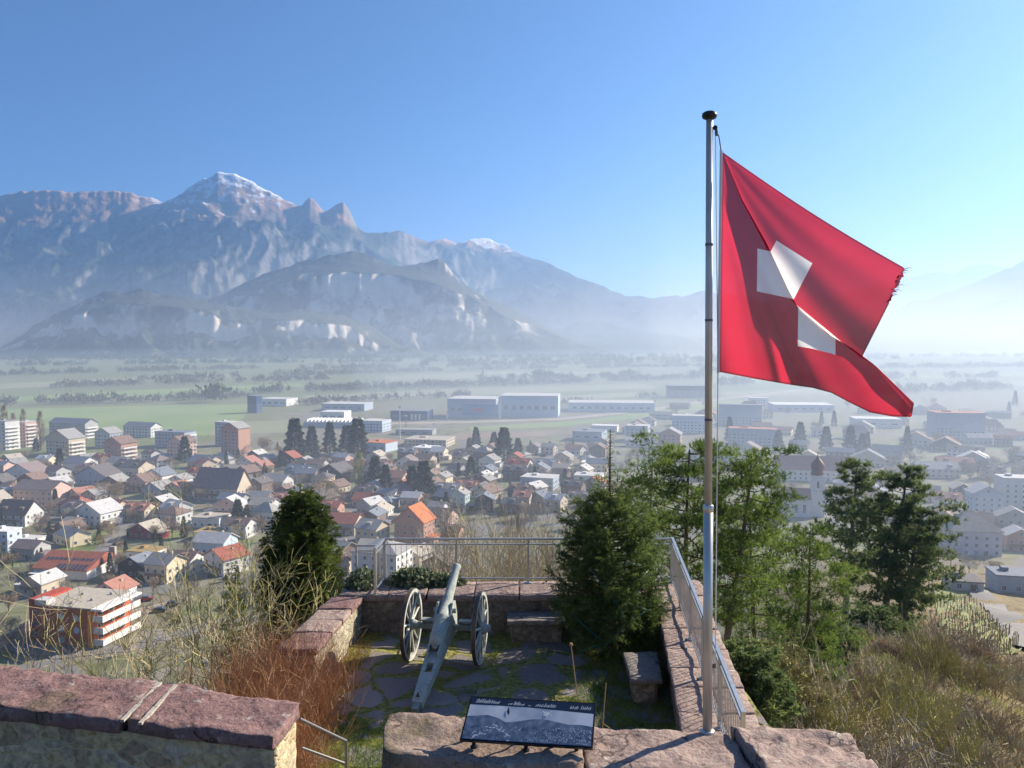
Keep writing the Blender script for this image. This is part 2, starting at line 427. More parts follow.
# sunlit mist filling the far right end of the valley
for n_, (top, dens) in enumerate(((170, .21e-4), (300, .19e-4), (470, .15e-4), (700, .10e-4))):
    k = 1 + .10*n_; mist_prism("mist", [(x*k, y*k) for x, y in [(500, 2600), (9000, 1500), (16000, 17000), (2500, 17000)]], -20-n_, top, dens, 0.55, (1.0,.98,.95))
# ------------------------------------------------------------------ castle terrace
ZF, ZT, ZN = 79.0, 79.8, 81.2      # courtyard floor, low wall top, near wall top

def stone_material(name, tones, mortar, scale=4.2, bump=1.0, squash=1.6, warm=None):
    m = bpy.data.materials.new(name); m.use_nodes = True; nt = m.node_tree; N = nt.nodes; L = nt.links
    b = N["Principled BSDF"]; b.inputs["Roughness"].default_value = 0.92; b.inputs["Specular IOR Level"].default_value = 0.2
    geo = N.new("ShaderNodeTexCoord"); mp = N.new("ShaderNodeMapping"); mp.inputs["Scale"].default_value = (1, 1, squash)
    L.new(geo.outputs["Object"], mp.inputs[0])
    nz = N.new("ShaderNodeTexNoise"); nz.inputs["Scale"].default_value = 2.6; nz.inputs["Detail"].default_value = 6; L.new(mp.outputs[0], nz.inputs["Vector"])
    va = N.new("ShaderNodeVectorMath"); va.operation = 'MULTIPLY_ADD'; va.inputs[1].default_value = (.55, .55, .55)
    L.new(nz.outputs["Color"], va.inputs[0]); L.new(mp.outputs[0], va.inputs[2])
    v1 = N.new("ShaderNodeTexVoronoi"); v1.feature = 'DISTANCE_TO_EDGE'; v2 = N.new("ShaderNodeTexVoronoi")
    for v in (v1, v2): v.inputs["Scale"].default_value = scale; L.new(va.outputs[0], v.inputs["Vector"])
    sep = N.new("ShaderNodeSeparateColor"); L.new(v2.outputs["Color"], sep.inputs[0])
    rp = N.new("ShaderNodeValToRGB"); e = rp.color_ramp.elements
    while len(e) < len(tones): e.new(.5)
    for i, (q, c) in enumerate(zip(e, tones)): q.position = i/(len(tones)-1); q.color = (*c, 1)
    L.new(sep.outputs[0], rp.inputs[0])
    n2 = N.new("ShaderNodeTexNoise"); n2.inputs["Scale"].default_value = 14; n2.inputs["Detail"].default_value = 8; L.new(geo.outputs["Object"], n2.inputs["Vector"])
    hue = N.new("ShaderNodeMix"); hue.data_type = 'RGBA'; hue.blend_type = 'MULTIPLY'; hue.inputs[0].default_value = 1
    r2 = N.new("ShaderNodeValToRGB"); r2.color_ramp.elements[0].position = .3; r2.color_ramp.elements[0].color = (.5,.48,.45,1); r2.color_ramp.elements[1].position = .7; r2.color_ramp.elements[1].color = (1.25,1.22,1.15,1)
    L.new(n2.outputs["Fac"], r2.inputs[0]); L.new(rp.outputs[0], hue.inputs[6]); L.new(r2.outputs[0], hue.inputs[7])
    ms = N.new("ShaderNodeMapRange"); ms.interpolation_type = 'SMOOTHSTEP'; ms.inputs[1].default_value = -0.03; ms.inputs[2].default_value = 0.13; L.new(v1.outputs["Distance"], ms.inputs[0])
    mx = N.new("ShaderNodeMix"); mx.data_type = 'RGBA'; L.new(ms.outputs[0], mx.inputs[0]); mx.inputs[6].default_value = (*mortar, 1); L.new(hue.outputs[2], mx.inputs[7])
    L.new(mx.outputs[2], b.inputs["Base Color"])
    ad = N.new("ShaderNodeMath"); ad.operation = 'MULTIPLY_ADD'; ad.inputs[1].default_value = 0.35; L.new(n2.outputs["Fac"], ad.inputs[0]); L.new(ms.outputs[0], ad.inputs[2])
    bp = N.new("ShaderNodeBump"); bp.inputs["Strength"].default_value = bump*.55; bp.inputs["Distance"].default_value = 0.03
    L.new(ad.outputs[0], bp.inputs["Height"]); L.new(bp.outputs[0], b.inputs["Normal"])
    return m
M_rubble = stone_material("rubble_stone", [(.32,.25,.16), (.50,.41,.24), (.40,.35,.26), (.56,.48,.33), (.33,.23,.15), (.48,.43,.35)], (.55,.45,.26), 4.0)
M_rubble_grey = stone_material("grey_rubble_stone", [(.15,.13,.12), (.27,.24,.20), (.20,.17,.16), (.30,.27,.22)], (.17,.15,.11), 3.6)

def slab_material(name, a, b_, lichen, sc=1.0, moss=None):
    m = bpy.data.materials.new(name); m.use_nodes = True; nt = m.node_tree; N = nt.nodes; L = nt.links
    b = N["Principled BSDF"]; b.inputs["Roughness"].default_value = 0.9; b.inputs["Specular IOR Level"].default_value = 0.2
    tc = N.new("ShaderNodeTexCoord")
    def nz(s, d=8, rough=.6):
        n = N.new("ShaderNodeTexNoise"); n.inputs["Scale"].default_value = s*sc; n.inputs["Detail"].default_value = d; n.inputs["Roughness"].default_value = rough
        L.new(tc.outputs["Object"], n.inputs["Vector"]); return n.outputs["Fac"]
    def ramp(f, stops):
        r = N.new("ShaderNodeValToRGB"); e = r.color_ramp.elements
        while len(e) < len(stops): e.new(.5)
        for q, (p, c) in zip(e, stops): q.position = p; q.color = (*c, 1)
        L.new(f, r.inputs[0]); return r.outputs[0]
    def mix(f, x, y):
        q = N.new("ShaderNodeMix"); q.data_type = 'RGBA'; L.new(f, q.inputs[0]); L.new(x, q.inputs[6]); L.new(y, q.inputs[7]); return q.outputs[2]
    base = ramp(nz(2.3), [(.32, a), (.68, b_)])
    fine = ramp(nz(22), [(.35, tuple(c*.55 for c in a)), (.6, b_)])
    c = mix(ramp(nz(9), [(.4, (0,0,0)), (.6, (.75,.75,.75))]), base, fine)
    c = mix(ramp(nz(5.0, 10, .7), [(.58, (0,0,0)), (.66, (.85,.85,.85))]), c, ramp(nz(30), [(.3, tuple(x*.8 for x in lichen)), (.7, lichen)]))
    c = mix(ramp(nz(3.1, 10, .75), [(.61, (0,0,0)), (.70, (.9,.9,.9))]), c, ramp(nz(18), [(.4, (.035,.032,.028)), (.7, (.08,.07,.055))]))
    if moss: c = mix(ramp(nz(1.1, 8), [(.55, (0,0,0)), (.68, (.8,.8,.8))]), c, ramp(nz(25), [(.4, moss), (.7, tuple(x*1.6 for x in moss))]))
    w = N.new("ShaderNodeTexVoronoi"); w.feature = 'DISTANCE_TO_EDGE'; w.inputs["Scale"].default_value = 1.5*sc
    wn_ = N.new("ShaderNodeTexNoise"); wn_.inputs["Scale"].default_value = 3.0*sc; wn_.inputs["Detail"].default_value = 9; L.new(tc.outputs["Object"], wn_.inputs["Vector"])
    wv = N.new("ShaderNodeVectorMath"); wv.operation = 'MULTIPLY_ADD'; wv.inputs[1].default_value = (.5, .5, .5); L.new(wn_.outputs["Color"], wv.inputs[0]); L.new(tc.outputs["Object"], wv.inputs[2]); L.new(wv.outputs[0], w.inputs["Vector"])
    ck_ = N.new("ShaderNodeMapRange"); ck_.inputs[1].default_value = .004; ck_.inputs[2].default_value = .022; ck_.inputs[3].default_value = 1; ck_.inputs[4].default_value = 0; L.new(w.outputs["Distance"], ck_.inputs[0])
    ckm = N.new("ShaderNodeMath"); ckm.operation = 'MULTIPLY'; L.new(ck_.outputs[0], ckm.inputs[0]); L.new(ramp(nz(1.7, 5), [(.46, (0,0,0)), (.56, (.85,.85,.85))]), ckm.inputs[1])
    dk = N.new("ShaderNodeRGB"); dk.outputs[0].default_value = (*[x*.22 for x in a], 1)
    c = mix(ckm.outputs[0], c, dk.outputs[0])
    L.new(c, b.inputs["Base Color"])
    ad = N.new("ShaderNodeMath"); ad.operation = 'MULTIPLY_ADD'; ad.inputs[1].default_value = 1.0; L.new(nz(7, 12, .68), ad.inputs[0]); L.new(nz(2.5, 3), ad.inputs[2])
    bp = N.new("ShaderNodeBump"); bp.inputs["Strength"].default_value = 0.9; bp.inputs["Distance"].default_value = 0.07/sc**3
    L.new(ad.outputs[0], bp.inputs["Height"]); L.new(bp.outputs[0], b.inputs["Normal"])
    return m
M_cap = slab_material("pink_sandstone_coping", (.27,.19,.165), (.43,.325,.28), (.54,.49,.42))
M_cap_dark = slab_material("weathered_purple_coping", (.18,.10,.095), (.30,.19,.175), (.44,.39,.34), moss=(.09,.075,.045))
M_cap_brown = slab_material("brown_gritty_coping", (.22,.155,.13), (.37,.28,.225), (.50,.44,.36), moss=(.09,.08,.04))
M_step = slab_material("grey_step_stone", (.19,.165,.155), (.30,.27,.25), (.42,.39,.34))

def rock_slab(name, quad, z1, th, mt, parent=None, cell=0.07, rough=0.02, edge=0.035, seed=0.0, rnd=0.0):
    """a rough hewn slab over quad (four xy corners in order), its top at z1"""
    q = [Vector((*p[:2], 0)) for p in quad]; zs = [p[2] if len(p) > 2 else z1 for p in quad]
    nx = max(4, int(max((q[1]-q[0]).length, (q[2]-q[3]).length)/cell)); ny = max(4, int(max((q[3]-q[0]).length, (q[2]-q[1]).length)/cell))
    c0 = sum(q, Vector())/4
    V = []; F = []
    Lx = max((q[1]-q[0]).length, .1); Ly = max((q[3]-q[0]).length, .1)
    us = [0, .016/Lx] + [lerp(.016/Lx, 1-.016/Lx, i/(nx-2)) for i in range(1, nx-2)] + [1-.016/Lx, 1] if nx >= 4 else [i/nx for i in range(nx+1)]
    vs_ = [0, .016/Ly] + [lerp(.016/Ly, 1-.016/Ly, j/(ny-2)) for j in range(1, ny-2)] + [1-.016/Ly, 1] if ny >= 4 else [j/ny for j in range(ny+1)]
    def pt(i, j):
        u, v = us[i], vs_[j]
        p = lerp(lerp(q[0], q[1], u), lerp(q[3], q[2], u), v); z = lerp(lerp(zs[0], zs[1], u), lerp(zs[3], zs[2], u), v)
        return p, z
    lay = {}
    for side in (0, 1):
        for i in range(nx+1):
            for j in range(ny+1):
                p, z = pt(i, j)
                e = min(i, nx-i, j, ny-j)
                x, y = p.x, p.y
                # wander the outline
                wx = mnoise.noise((x*2.2+seed, y*2.2, 3.3)); wy = mnoise.noise((x*2.2, y*2.2+seed, 7.7))
                f1 = mnoise.noise((x*9+seed, y*9, side*3.0)); f2 = mnoise.noise((x*9, y*9+seed, side*3+5.0))
                if e == 0:
                    out = (p - c0).normalized()
                    corner = min(i, nx-i) < 2 and min(j, ny-j) < 2
                    pull = edge*(0.10+0.45*f1) + (rnd if corner else 0)
                    x -= out.x*pull; y -= out.y*pull
                x += wx*edge*0.8*(1 if e < 2 else .3); y += wy*edge*0.8*(1 if e < 2 else .3)
                if side == 0:
                    zz = z + 1.35*rough*(1.3*mnoise.noise((x*1.6+seed, y*1.6, 1)) + .8*mnoise.noise((x*5+seed, y*5, 2)) + .45*mnoise.noise((x*14+seed, y*14, 2)))
                    if e == 0: zz -= min(.02, edge*.5)*(.6+.5*f2)
                else:
                    zz = z - th + rough*.6*f1
                    if e == 0: zz += edge*.4
                lay[(side, i, j)] = len(V); V.append((x, y, zz))
    for i in range(nx):
        for j in range(ny):
            F.append((lay[0,i,j], lay[0,i+1,j], lay[0,i+1,j+1], lay[0,i,j+1])); F.append((lay[1,i,j], lay[1,i,j+1], lay[1,i+1,j+1], lay[1,i+1,j]))
    for i in range(nx):
        F.append((lay[1,i,0], lay[1,i+1,0], lay[0,i+1,0], lay[0,i,0])); F.append((lay[0,i,ny], lay[0,i+1,ny], lay[1,i+1,ny], lay[1,i,ny]))
    for j in range(ny):
        F.append((lay[0,0,j], lay[0,0,j+1], lay[1,0,j+1], lay[1,0,j])); F.append((lay[1,nx,j], lay[1,nx,j+1], lay[0,nx,j+1], lay[0,nx,j]))
    return link(name, np_mesh(name, V, F, mt, smooth=False), parent)

def wall_body(name, quad, z0, z1, mt, parent=None, cell=0.09, amp=0.035):
    q = [Vector((*p[:2], 0)) for p in quad]; V = []; F = []; n = 0
    nz_ = max(2, int((z1-z0)/cell))
    ring = []
    for a in range(4):
        A, B = q[a], q[(a+1) % 4]; k = max(2, int((B-A).length/cell))
        for i in range(k): ring.append((lerp(A, B, i/k), (B-A).normalized()))
    m = len(ring)
    for j in range(nz_+1):
        z = lerp(z0, z1, j/nz_)
        for p, d in ring:
            nrm = Vector((d.y, -d.x, 0)); s = amp*(mnoise.noise((p.x*4.5, p.y*4.5, z*6)) + .5*mnoise.noise((p.x*11, p.y*11, z*12)))
            V.append((p.x+nrm.x*s, p.y+nrm.y*s, z))
    for j in range(nz_):
        for i in range(m):
            F.append((j*m+i, j*m+(i+1) % m, (j+1)*m+(i+1) % m, (j+1)*m+i))
    me = np_mesh(name, V, F, mt); return link(name, me, parent)
def xy(v): return (v.x, v.y)
def inset(quad, d):
    c = sum((Vector((*p[:2], 0)) for p in quad), Vector())/4
    out = []
    n = 4
    for i in range(4):
        p = Vector((*quad[i][:2], 0)); a = (Vector((*quad[i-1][:2], 0))-p).normalized(); b = (Vector((*quad[(i+1) % 4][:2], 0))-p).normalized()
        s = a+b; s = s/ max(0.3, s.length)*1.3
        q = p + s*d; out.append((q.x, q.y))
    return out
def lerp2(a, b, t): return (lerp(a[0], b[0], t), lerp(a[1], b[1], t))

# ---- the courtyard floor: flagstones with moss, grass to the right and near side
def floor_material():
    m = bpy.data.materials.new("mossy_flagstones"); m.use_nodes = True; nt = m.node_tree; N = nt.nodes; L = nt.links
    b = N["Principled BSDF"]; b.inputs["Roughness"].default_value = 0.85
    tc = N.new("ShaderNodeTexCoord"); 
    def nz(s, d=6):
        n = N.new("ShaderNodeTexNoise"); n.inputs["Scale"].default_value = s; n.inputs["Detail"].default_value = d; L.new(tc.outputs["Object"], n.inputs["Vector"]); return n
    va = N.new("ShaderNodeVectorMath"); va.operation = 'MULTIPLY_ADD'; va.inputs[1].default_value = (.55,.55,.0); L.new(nz(1.8, 3).outputs["Color"], va.inputs[0]); L.new(tc.outputs["Object"], va.inputs[2])
    v1 = N.new("ShaderNodeTexVoronoi"); v1.feature = 'DISTANCE_TO_EDGE'; v2 = N.new("ShaderNodeTexVoronoi")
    for v in (v1, v2): v.inputs["Scale"].default_value = 1.35; L.new(va.outputs[0], v.inputs["Vector"])
    sep = N.new("ShaderNodeSeparateColor"); L.new(v2.outputs["Color"], sep.inputs[0])
    def ramp(f, stops):
        r = N.new("ShaderNodeValToRGB"); e = r.color_ramp.elements
        while len(e) < len(stops): e.new(.5)
        for q, (p, c) in zip(e, stops): q.position = p; q.color = (*c, 1)
        L.new(f, r.inputs[0]); return r.outputs[0]
    def mix(f, x, y):
        q = N.new("ShaderNodeMix"); q.data_type = 'RGBA'; L.new(f, q.inputs[0]); L.new(x, q.inputs[6]); L.new(y, q.inputs[7]); return q.outputs[2]
    st = ramp(sep.outputs[0], [(0, (.15,.125,.12)), (.4, (.215,.185,.185)), (.7, (.17,.145,.135)), (1, (.26,.23,.22))])
    st = mix(ramp(nz(16, 8).outputs["Fac"], [(.4, (0,0,0)), (.7, (.6,.6,.6))]), st, ramp(nz(40).outputs["Fac"], [(.3, (.10,.085,.075)), (.7, (.36,.33,.30))]))
    moss = ramp(nz(11, 8).outputs["Fac"], [(.3, (.07,.075,.02)), (.55, (.19,.19,.035)), (.75, (.30,.26,.06))])
    ad = N.new("ShaderNodeMath"); ad.operation = 'MULTIPLY_ADD'; ad.inputs[1].default_value = 0.62; L.new(nz(1.5, 8).outputs["Fac"], ad.inputs[0])
    ng = N.new("ShaderNodeMath"); ng.operation = 'MULTIPLY'; ng.inputs[1].default_value = -1; L.new(v1.outputs["Distance"], ng.inputs[0]); L.new(ng.outputs[0], ad.inputs[2])
    mk = N.new("ShaderNodeMapRange"); mk.interpolation_type = 'SMOOTHSTEP'; mk.inputs[1].default_value = .14; mk.inputs[2].default_value = .25; L.new(ad.outputs[0], mk.inputs[0])
    c = mix(mk.outputs[0], st, moss); L.new(c, b.inputs["Base Color"])
    h = N.new("ShaderNodeMath"); h.operation = 'MULTIPLY_ADD'; h.inputs[1].default_value = .5; L.new(nz(30, 6).outputs["Fac"], h.inputs[0])
    dm = N.new("ShaderNodeMath"); dm.operation = 'MINIMUM'; dm.inputs[1].default_value = .08; L.new(v1.outputs["Distance"], dm.inputs[0])
    d2 = N.new("ShaderNodeMath"); d2.operation = 'MULTIPLY'; d2.inputs[1].default_value = 12; L.new(dm.outputs[0], d2.inputs[0]); L.new(d2.outputs[0], h.inputs[2])
    bp = N.new("ShaderNodeBump"); bp.inputs["Strength"].default_value = .8; bp.inputs["Distance"].default_value = .04; L.new(h.outputs[0], bp.inputs["Height"]); L.new(bp.outputs[0], b.inputs["Normal"])
    return m
V = []; F = []
xs = np.linspace(-4.2, 4.0, 83); ys = np.linspace(6.5, 17.1, 107)
for y in ys:
    for x in xs: V.append((x, y, ZF + .035*mnoise.noise((x*.8, y*.8, 0)) + .02*mnoise.noise((x*3, y*3, 5))))
nx = len(xs)
for j in range(len(ys)-1):
    for i in range(nx-1): F.append((j*nx+i, j*nx+i+1, (j+1)*nx+i+1, (j+1)*nx+i))
o = link("courtyard_floor", np_mesh("courtyard_floor", V, F, floor_material(), smooth=True)); tag(o, kind="structure")

# ---- walls
GW = "stone walls round the castle terrace"
# near wall that carries the panel and the flagpole
A = at_z(388, 712, ZN); B = at_z(728, 733, ZN); Cc = at_z(738, 790, ZN); Dd = at_z(380, 752, ZN)
w = empty("stone_wall", ((A.x+B.x)/2, A.y, ZF)); w0 = w.matrix_world.translation
def wall_thing(label):
    e = empty("stone_wall"); tag(e, label, "wall", GW); return e
w_near = wall_thing("waist wall under the picture panel and flagpole, capped with brown and pink slabs"); COL.objects.unlink(w)
quadN = [xy(Dd), (Dd.x + (Cc.x-Dd.x), Cc.y), xy(B), xy(A)]
fr = lambda u: (lerp2(xy(A), xy(B), u), lerp2(xy(Dd), (B.x+.05, Dd.y-.42), u))
b0, f0 = fr(0); b1, f1 = fr(.56); b2, f2 = fr(1)
rock_slab("coping_slab", [f0, f1, b1, b0], ZN, .20, M_cap_brown, w_near, cell=.05, rough=.028, edge=.05, seed=1, rnd=.09)
rock_slab("coping_slab", [(f1[0]+.02, f1[1]), f2, b2, (b1[0]+.02, b1[1])], ZN-.01, .20, M_cap, w_near, cell=.05, rough=.03, edge=.035, seed=2)
R1, R2, R3, R4 = at_z(731, 719, ZN+.08), at_z(852, 734, ZN+.04), at_z(866, 768, ZN+.04), at_z(727, 800, ZN+.05)
R4 = Vector((R1.x+.03, R1.y-1.25, 0)); R3 = Vector((R3.x+.04, R3.y-.35, 0))
rock_slab("coping_slab", [xy(R4), xy(R3), xy(R2), xy(R1)], ZN+.07, .26, M_cap, w_near, cell=.045, rough=.05, edge=.06, seed=3, rnd=.08)
body = [f0, (R3.x-.05, R3.y), (R2.x-.06, R2.y), b0]
wall_body("wall_face", inset(body, .07), 76.5, ZN-.19, M_rubble, w_near)
# near left wall beyond the stair gap
L1, L2, L3, L4 = at_z(22, 669, ZN), at_z(303, 704, ZN), at_z(277, 739, ZN), at_z(-8, 706, ZN)
w_left = wall_thing("yellow rubble wall with weathered purple slabs, left of the stair gap")
t1 = at_z(160, 683, ZN); t2 = at_z(122, 721, ZN); far1 = at_z(-190, 648, ZN); far2 = at_z(-230, 683, ZN)
rock_slab("coping_slab", [xy(far2), xy(t2), xy(t1), xy(far1)], ZN+.02, .16, M_cap_dark, w_left, cell=.06, rough=.03, edge=.05, seed=5)
rock_slab("coping_slab", [(t2.x+.015, t2.y), xy(L3), xy(L2), (t1.x+.015, t1.y)], ZN+.01, .13, M_cap_dark, w_left, cell=.05, rough=.025, edge=.04, seed=6, rnd=.03)
M_mortar = mat("pale_mortar", (.42,.38,.32), .95, var=(.30,.27,.23), scale=20)
for k, (u0, u1) in enumerate([((122, 721), (160, 683)), ((140, 724), (176, 685))]):
    p, q = at_z(*u0, ZN+.02), at_z(*u1, ZN+.02); d = (q-p)
    for i in range(5):
        c = p + d*((i+.5)/5) + Vector((0, 0, .008*mnoise.noise((i*1.3, k*3.1, 0))))
        dd = (d.normalized() + Vector((.03*math.sin(i*2+k), 0, 0))).normalized()
        MB().obox(c, dd, dd.cross(Vector((0,0,1))), (0,0,1), d.length/10*.97, .019+.005*math.sin(i*1.7), .013).build("mortar_joint", M_mortar, w_left)
wall_body("wall_face", inset([xy(far2), xy(L3), xy(L2), xy(far1)], .06), 76.5, ZN-.12, M_rubble, w_left)
# far wall
FW0, FW1 = -3.55, 4.05
w_far = wall_thing("low wall across the far side, under the long railing behind the cannon")
cuts = [FW0, -2.55, -1.75, -.78, .15, 1.05, 2.0, 3.0, FW1]
for i, (x0, x1) in enumerate(zip(cuts, cuts[1:])):
    rock_slab("coping_slab", [(x0+.01, 16.15), (x1-.01, 16.15), (x1-.01, 17.12), (x0+.01, 17.12)], ZT+.01*math.sin(i*2.1), .13, M_cap, w_far, cell=.09, rough=.012, edge=.025, seed=20+i)
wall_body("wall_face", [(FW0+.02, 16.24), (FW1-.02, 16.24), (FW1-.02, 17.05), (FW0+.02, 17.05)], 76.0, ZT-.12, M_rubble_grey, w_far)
# left low wall
w_l = wall_thing("low wall along the left edge of the courtyard, sunlit pale inner face")
li = lambda y: -3.02 - (16.15-y)*.095
lo = lambda y: -3.66 - (16.15-y)*.115
ysl = [16.12, 15.3, 14.75, 14.1, 13.3, 12.5, 11.6]
for i, (y0, y1) in enumerate(zip(ysl, ysl[1:])):
    z = ZT - (0.45 if i >= 4 else 0) - .01*(i % 2)
    rock_slab("coping_slab", [(lo(y1), y1+.012), (li(y1), y1+.012), (li(y0), y0-.012), (lo(y0), y0-.012)], z, .12, M_cap_dark if i in (0, 3) else M_cap, w_l, cell=.08, rough=.015, edge=.03, seed=40+i)
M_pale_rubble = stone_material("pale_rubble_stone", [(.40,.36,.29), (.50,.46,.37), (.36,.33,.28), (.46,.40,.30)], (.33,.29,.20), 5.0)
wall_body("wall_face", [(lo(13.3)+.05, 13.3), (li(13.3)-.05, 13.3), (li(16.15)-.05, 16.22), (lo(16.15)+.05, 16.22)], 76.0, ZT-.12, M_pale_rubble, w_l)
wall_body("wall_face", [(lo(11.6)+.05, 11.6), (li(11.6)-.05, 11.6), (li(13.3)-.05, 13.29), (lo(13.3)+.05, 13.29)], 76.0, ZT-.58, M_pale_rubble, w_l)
# right wall
w_r = wall_thing("long low wall of ribbed pink slabs carrying the right hand railing")
ri = lambda y: 2.30 + (y-10.8)*.119
ro = lambda y: 3.42 + (y-11.1)*.098
yr = [8.3, 9.2, 10.15, 11.0, 11.8, 12.5, 13.35, 14.3, 15.2, 16.14]
for i, (y0, y1) in enumerate(zip(yr, yr[1:])):
    xm0, xm1 = lerp(ri(y0), ro(y0), .55), lerp(ri(y1), ro(y1), .55)
    rock_slab("coping_slab", [(ri(y0), y0+.012), (xm0-.01, y0+.012), (xm1-.01, y1-.012), (ri(y1), y1-.012)], ZT+.012*math.sin(i*1.7), .12, M_cap, w_r, cell=.07, rough=.016, edge=.03, seed=60+i)
    rock_slab("coping_slab", [(xm0+.01, y0+.03), (ro(y0), y0+.03), (ro(y1), y1+.01), (xm1+.01, y1+.01)], ZT-.03+.012*math.cos(i*1.7), .12, M_cap, w_r, cell=.08, rough=.016, edge=.03, seed=80+i)
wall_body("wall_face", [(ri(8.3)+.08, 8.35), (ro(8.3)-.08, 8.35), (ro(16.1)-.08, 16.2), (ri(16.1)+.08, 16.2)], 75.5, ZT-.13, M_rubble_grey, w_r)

# ---- stone benches
def stone_bench(quad, z, label):
    e = empty("stone_bench"); tag(e, label, "bench", "stone benches in the courtyard")
    rock_slab("seat", quad, z, .09, M_step, e, cell=.07, rough=.012, edge=.025, seed=quad[0][0]*3)
    wall_body("base", inset(quad, .07), ZF-.05, z-.085, M_rubble_grey, e)
stone_bench([(-.10, 15.6), (1.05, 15.6), (1.05, 16.2), (-.10, 16.2)], ZF+.46, "stone bench with sunlit grey seat against the far wall behind the cannon")
stone_bench([(1.95, 12.9), (2.47, 12.9), (2.6, 14.1), (1.98, 14.1)], ZF+.44, "shaded stone bench against the right wall beside the fir tree")

# ---- railings
M_galv = mat("galvanised_steel", (.50,.52,.53), .42, .75, var=(.40,.42,.43), scale=9)
M_steel_dark = mat("dark_steel", (.16,.16,.16), .5, .6)
def railing(path, h, label, gap=.115, post_every=1.58, twin=True):
    e = empty("railing", path[0]); tag(e, label, "railing", "galvanised railings on the terrace wall")
    P = [Vector(p) for p in path]; off = Vector(path[0])
    loc = lambda p: p - off
    top = MB(); low = MB(); bot = MB(); bars = MB()
    for a, b in zip(P, P[1:]):
        d = b-a; Ln = d.length; u = d/Ln
        up = Vector((0, 0, 1)); side = u.cross(up)
        top.obox(loc(a+b)/1*0 + loc((a+b)/2) + up*h, u, side, up, Ln/2+.02, .024, .02)
        low.obox(loc((a+b)/2) + up*(h-.115), u, side, up, Ln/2, .014, .014)
        bot.obox(loc((a+b)/2) + up*.10, u, side, up, Ln/2, .014, .014)
        k = int(Ln/gap)
        for i in range(1, k):
            c = loc(a + u*(Ln*i/k)); bars.box(c.x-.005, c.x+.005, c.y-.005, c.y+.005, c.z+.10, c.z+h-.115)
        n = max(1, round(Ln/post_every))
        for i in range(n+1):
            c = loc(a + u*(Ln*i/n))
            if i == 0 and a is not P[0]: continue
            m_ = MB(); m_.obox(c + up*(h/2-.01), u, side, up, .02, .025, h/2-.012); m_.obox(c + up*.006, u, side, up, .06, .06, .006)
            m_.build("post", M_galv, e)
    top.build("handrail", M_galv, e); low.build("lower_rail", M_galv, e); bot.build("bottom_rail", M_galv, e); bars.build("infill_bars", M_galv, e)
    return e
railing([(-2.72, 17.0, ZT), (3.42, 17.0, ZT)], .95, "long straight railing along the far wall behind the cannon")
railing([(3.42, 16.95, ZT), (2.62, 8.9, ZT)], .98, "railing running towards the flagpole along the right wall")
railing([(-2.80, 16.2, ZT), (-2.74, 16.98, ZT)], .95, "short return of railing end at the left corner above the ivy", gap=.1, post_every=2)
railing([(-3.45, 17.6, ZT-.28), (-2.95, 17.6, ZT-.28)], .93, "short lower railing piece left of the ivy corner", gap=.12, post_every=2)
# pipe handrail in the stair gap
e = empty("stair_handrail"); tag(e, "thin dark pipe handrail beside the left wall end above the grass", "handrail")
p0, p1 = at_z(300, 719, 80.85), at_z(346, 741, 80.45); q0, q1 = at_z(302, 748, 80.3), at_z(346, 764, 80.02)
MB().tube([p0, p1], .016, 8).build("upper_pipe", M_steel_dark, e); MB().tube([q0, q1], .016, 8).build("lower_pipe", M_steel_dark, e)
MB().tube([(p1.x, p1.y, p1.z+.01), (p1.x, p1.y, 78.6)], .018, 8).build("post", M_steel_dark, e)

# ---- flagpole
base = at_z(707.5, 731, ZN)
PB = Vector((base.x, base.y, ZN-.03))
ptop = at_y(709.5, 117, base.y)
e = empty("flagpole", PB); tag(e, "tall pale metal flagpole standing on the near wall beside the railing", "flagpole")
axis = (ptop - PB); Lp = axis.length; axd = axis/Lp
M_pole = mat("pale_aluminium_pole", (.56,.52,.46), .38, .55, var=(.66,.63,.58), scale=1.5)
M_pole_w = mat("weathered_upper_pole", (.50,.475,.43), .45, .45, var=(.60,.58,.53), scale=4)
M_black = mat("black_plastic", (.02,.02,.022), .4)
k1 = .375
MB().tube([axd*0, axd*(Lp*k1)], [.046, .044], 20).build("lower_pole", M_pole, e, smooth=True)
MB().tube([axd*(Lp*k1), axd*(Lp*.7), axd*Lp], [.036, .034, .031], 20).build("upper_pole", M_pole_w, e, smooth=True)
MB().lathe([(.047, -.03), (.050, -.028), (.050, .03), (.040, .04)], 20, axd*(Lp*k1)).build("collar", M_pole, e, smooth=True)
MB().lathe([(.07, 0), (.07, .02), (.052, .03)], 20, (0, 0, 0.015)).build("foot_ring", M_pole, e, smooth=True)
for f in (.52, .68, .80): MB().lathe([(.0365, -.012), (.0375, 0), (.0365, .012)], 20, axd*(Lp*f)).build("joint_ring", M_steel_dark, e)
MB().lathe([(.02, -.03), (.062, -.012), (.072, .01), (.066, .035), (.04, .05), (.0, .054)], 20, axd*Lp).build("cap", M_black, e, smooth=True)
M_rope = mat("white_halyard_rope", (.62,.62,.60), .8)
hx = .085
rope = MB(); rope.tube([axd*(Lp*.985)+Vector((.055,0,0)), axd*(Lp*.6)+Vector((hx,-.01,0)), axd*(Lp*.12)+Vector((.075,0,0)), axd*(Lp*.1)+Vector((.05,0,0))], .0055, 5)
rope.build("halyard", M_rope, e)
pul = MB(); pul.lathe([(.022, -.01), (.022, .01)], 10, axd*(Lp*.985)+Vector((.052, 0, -.01)), axis='Y'); pul.build("pulley", M_black, e)
cl = MB(); cl.box(.03, .075, -.012, .012, -.02, .02, T=lambda p: Vector(p)+axd*(Lp*.115)); cl.build("cleat", M_steel_dark, e)

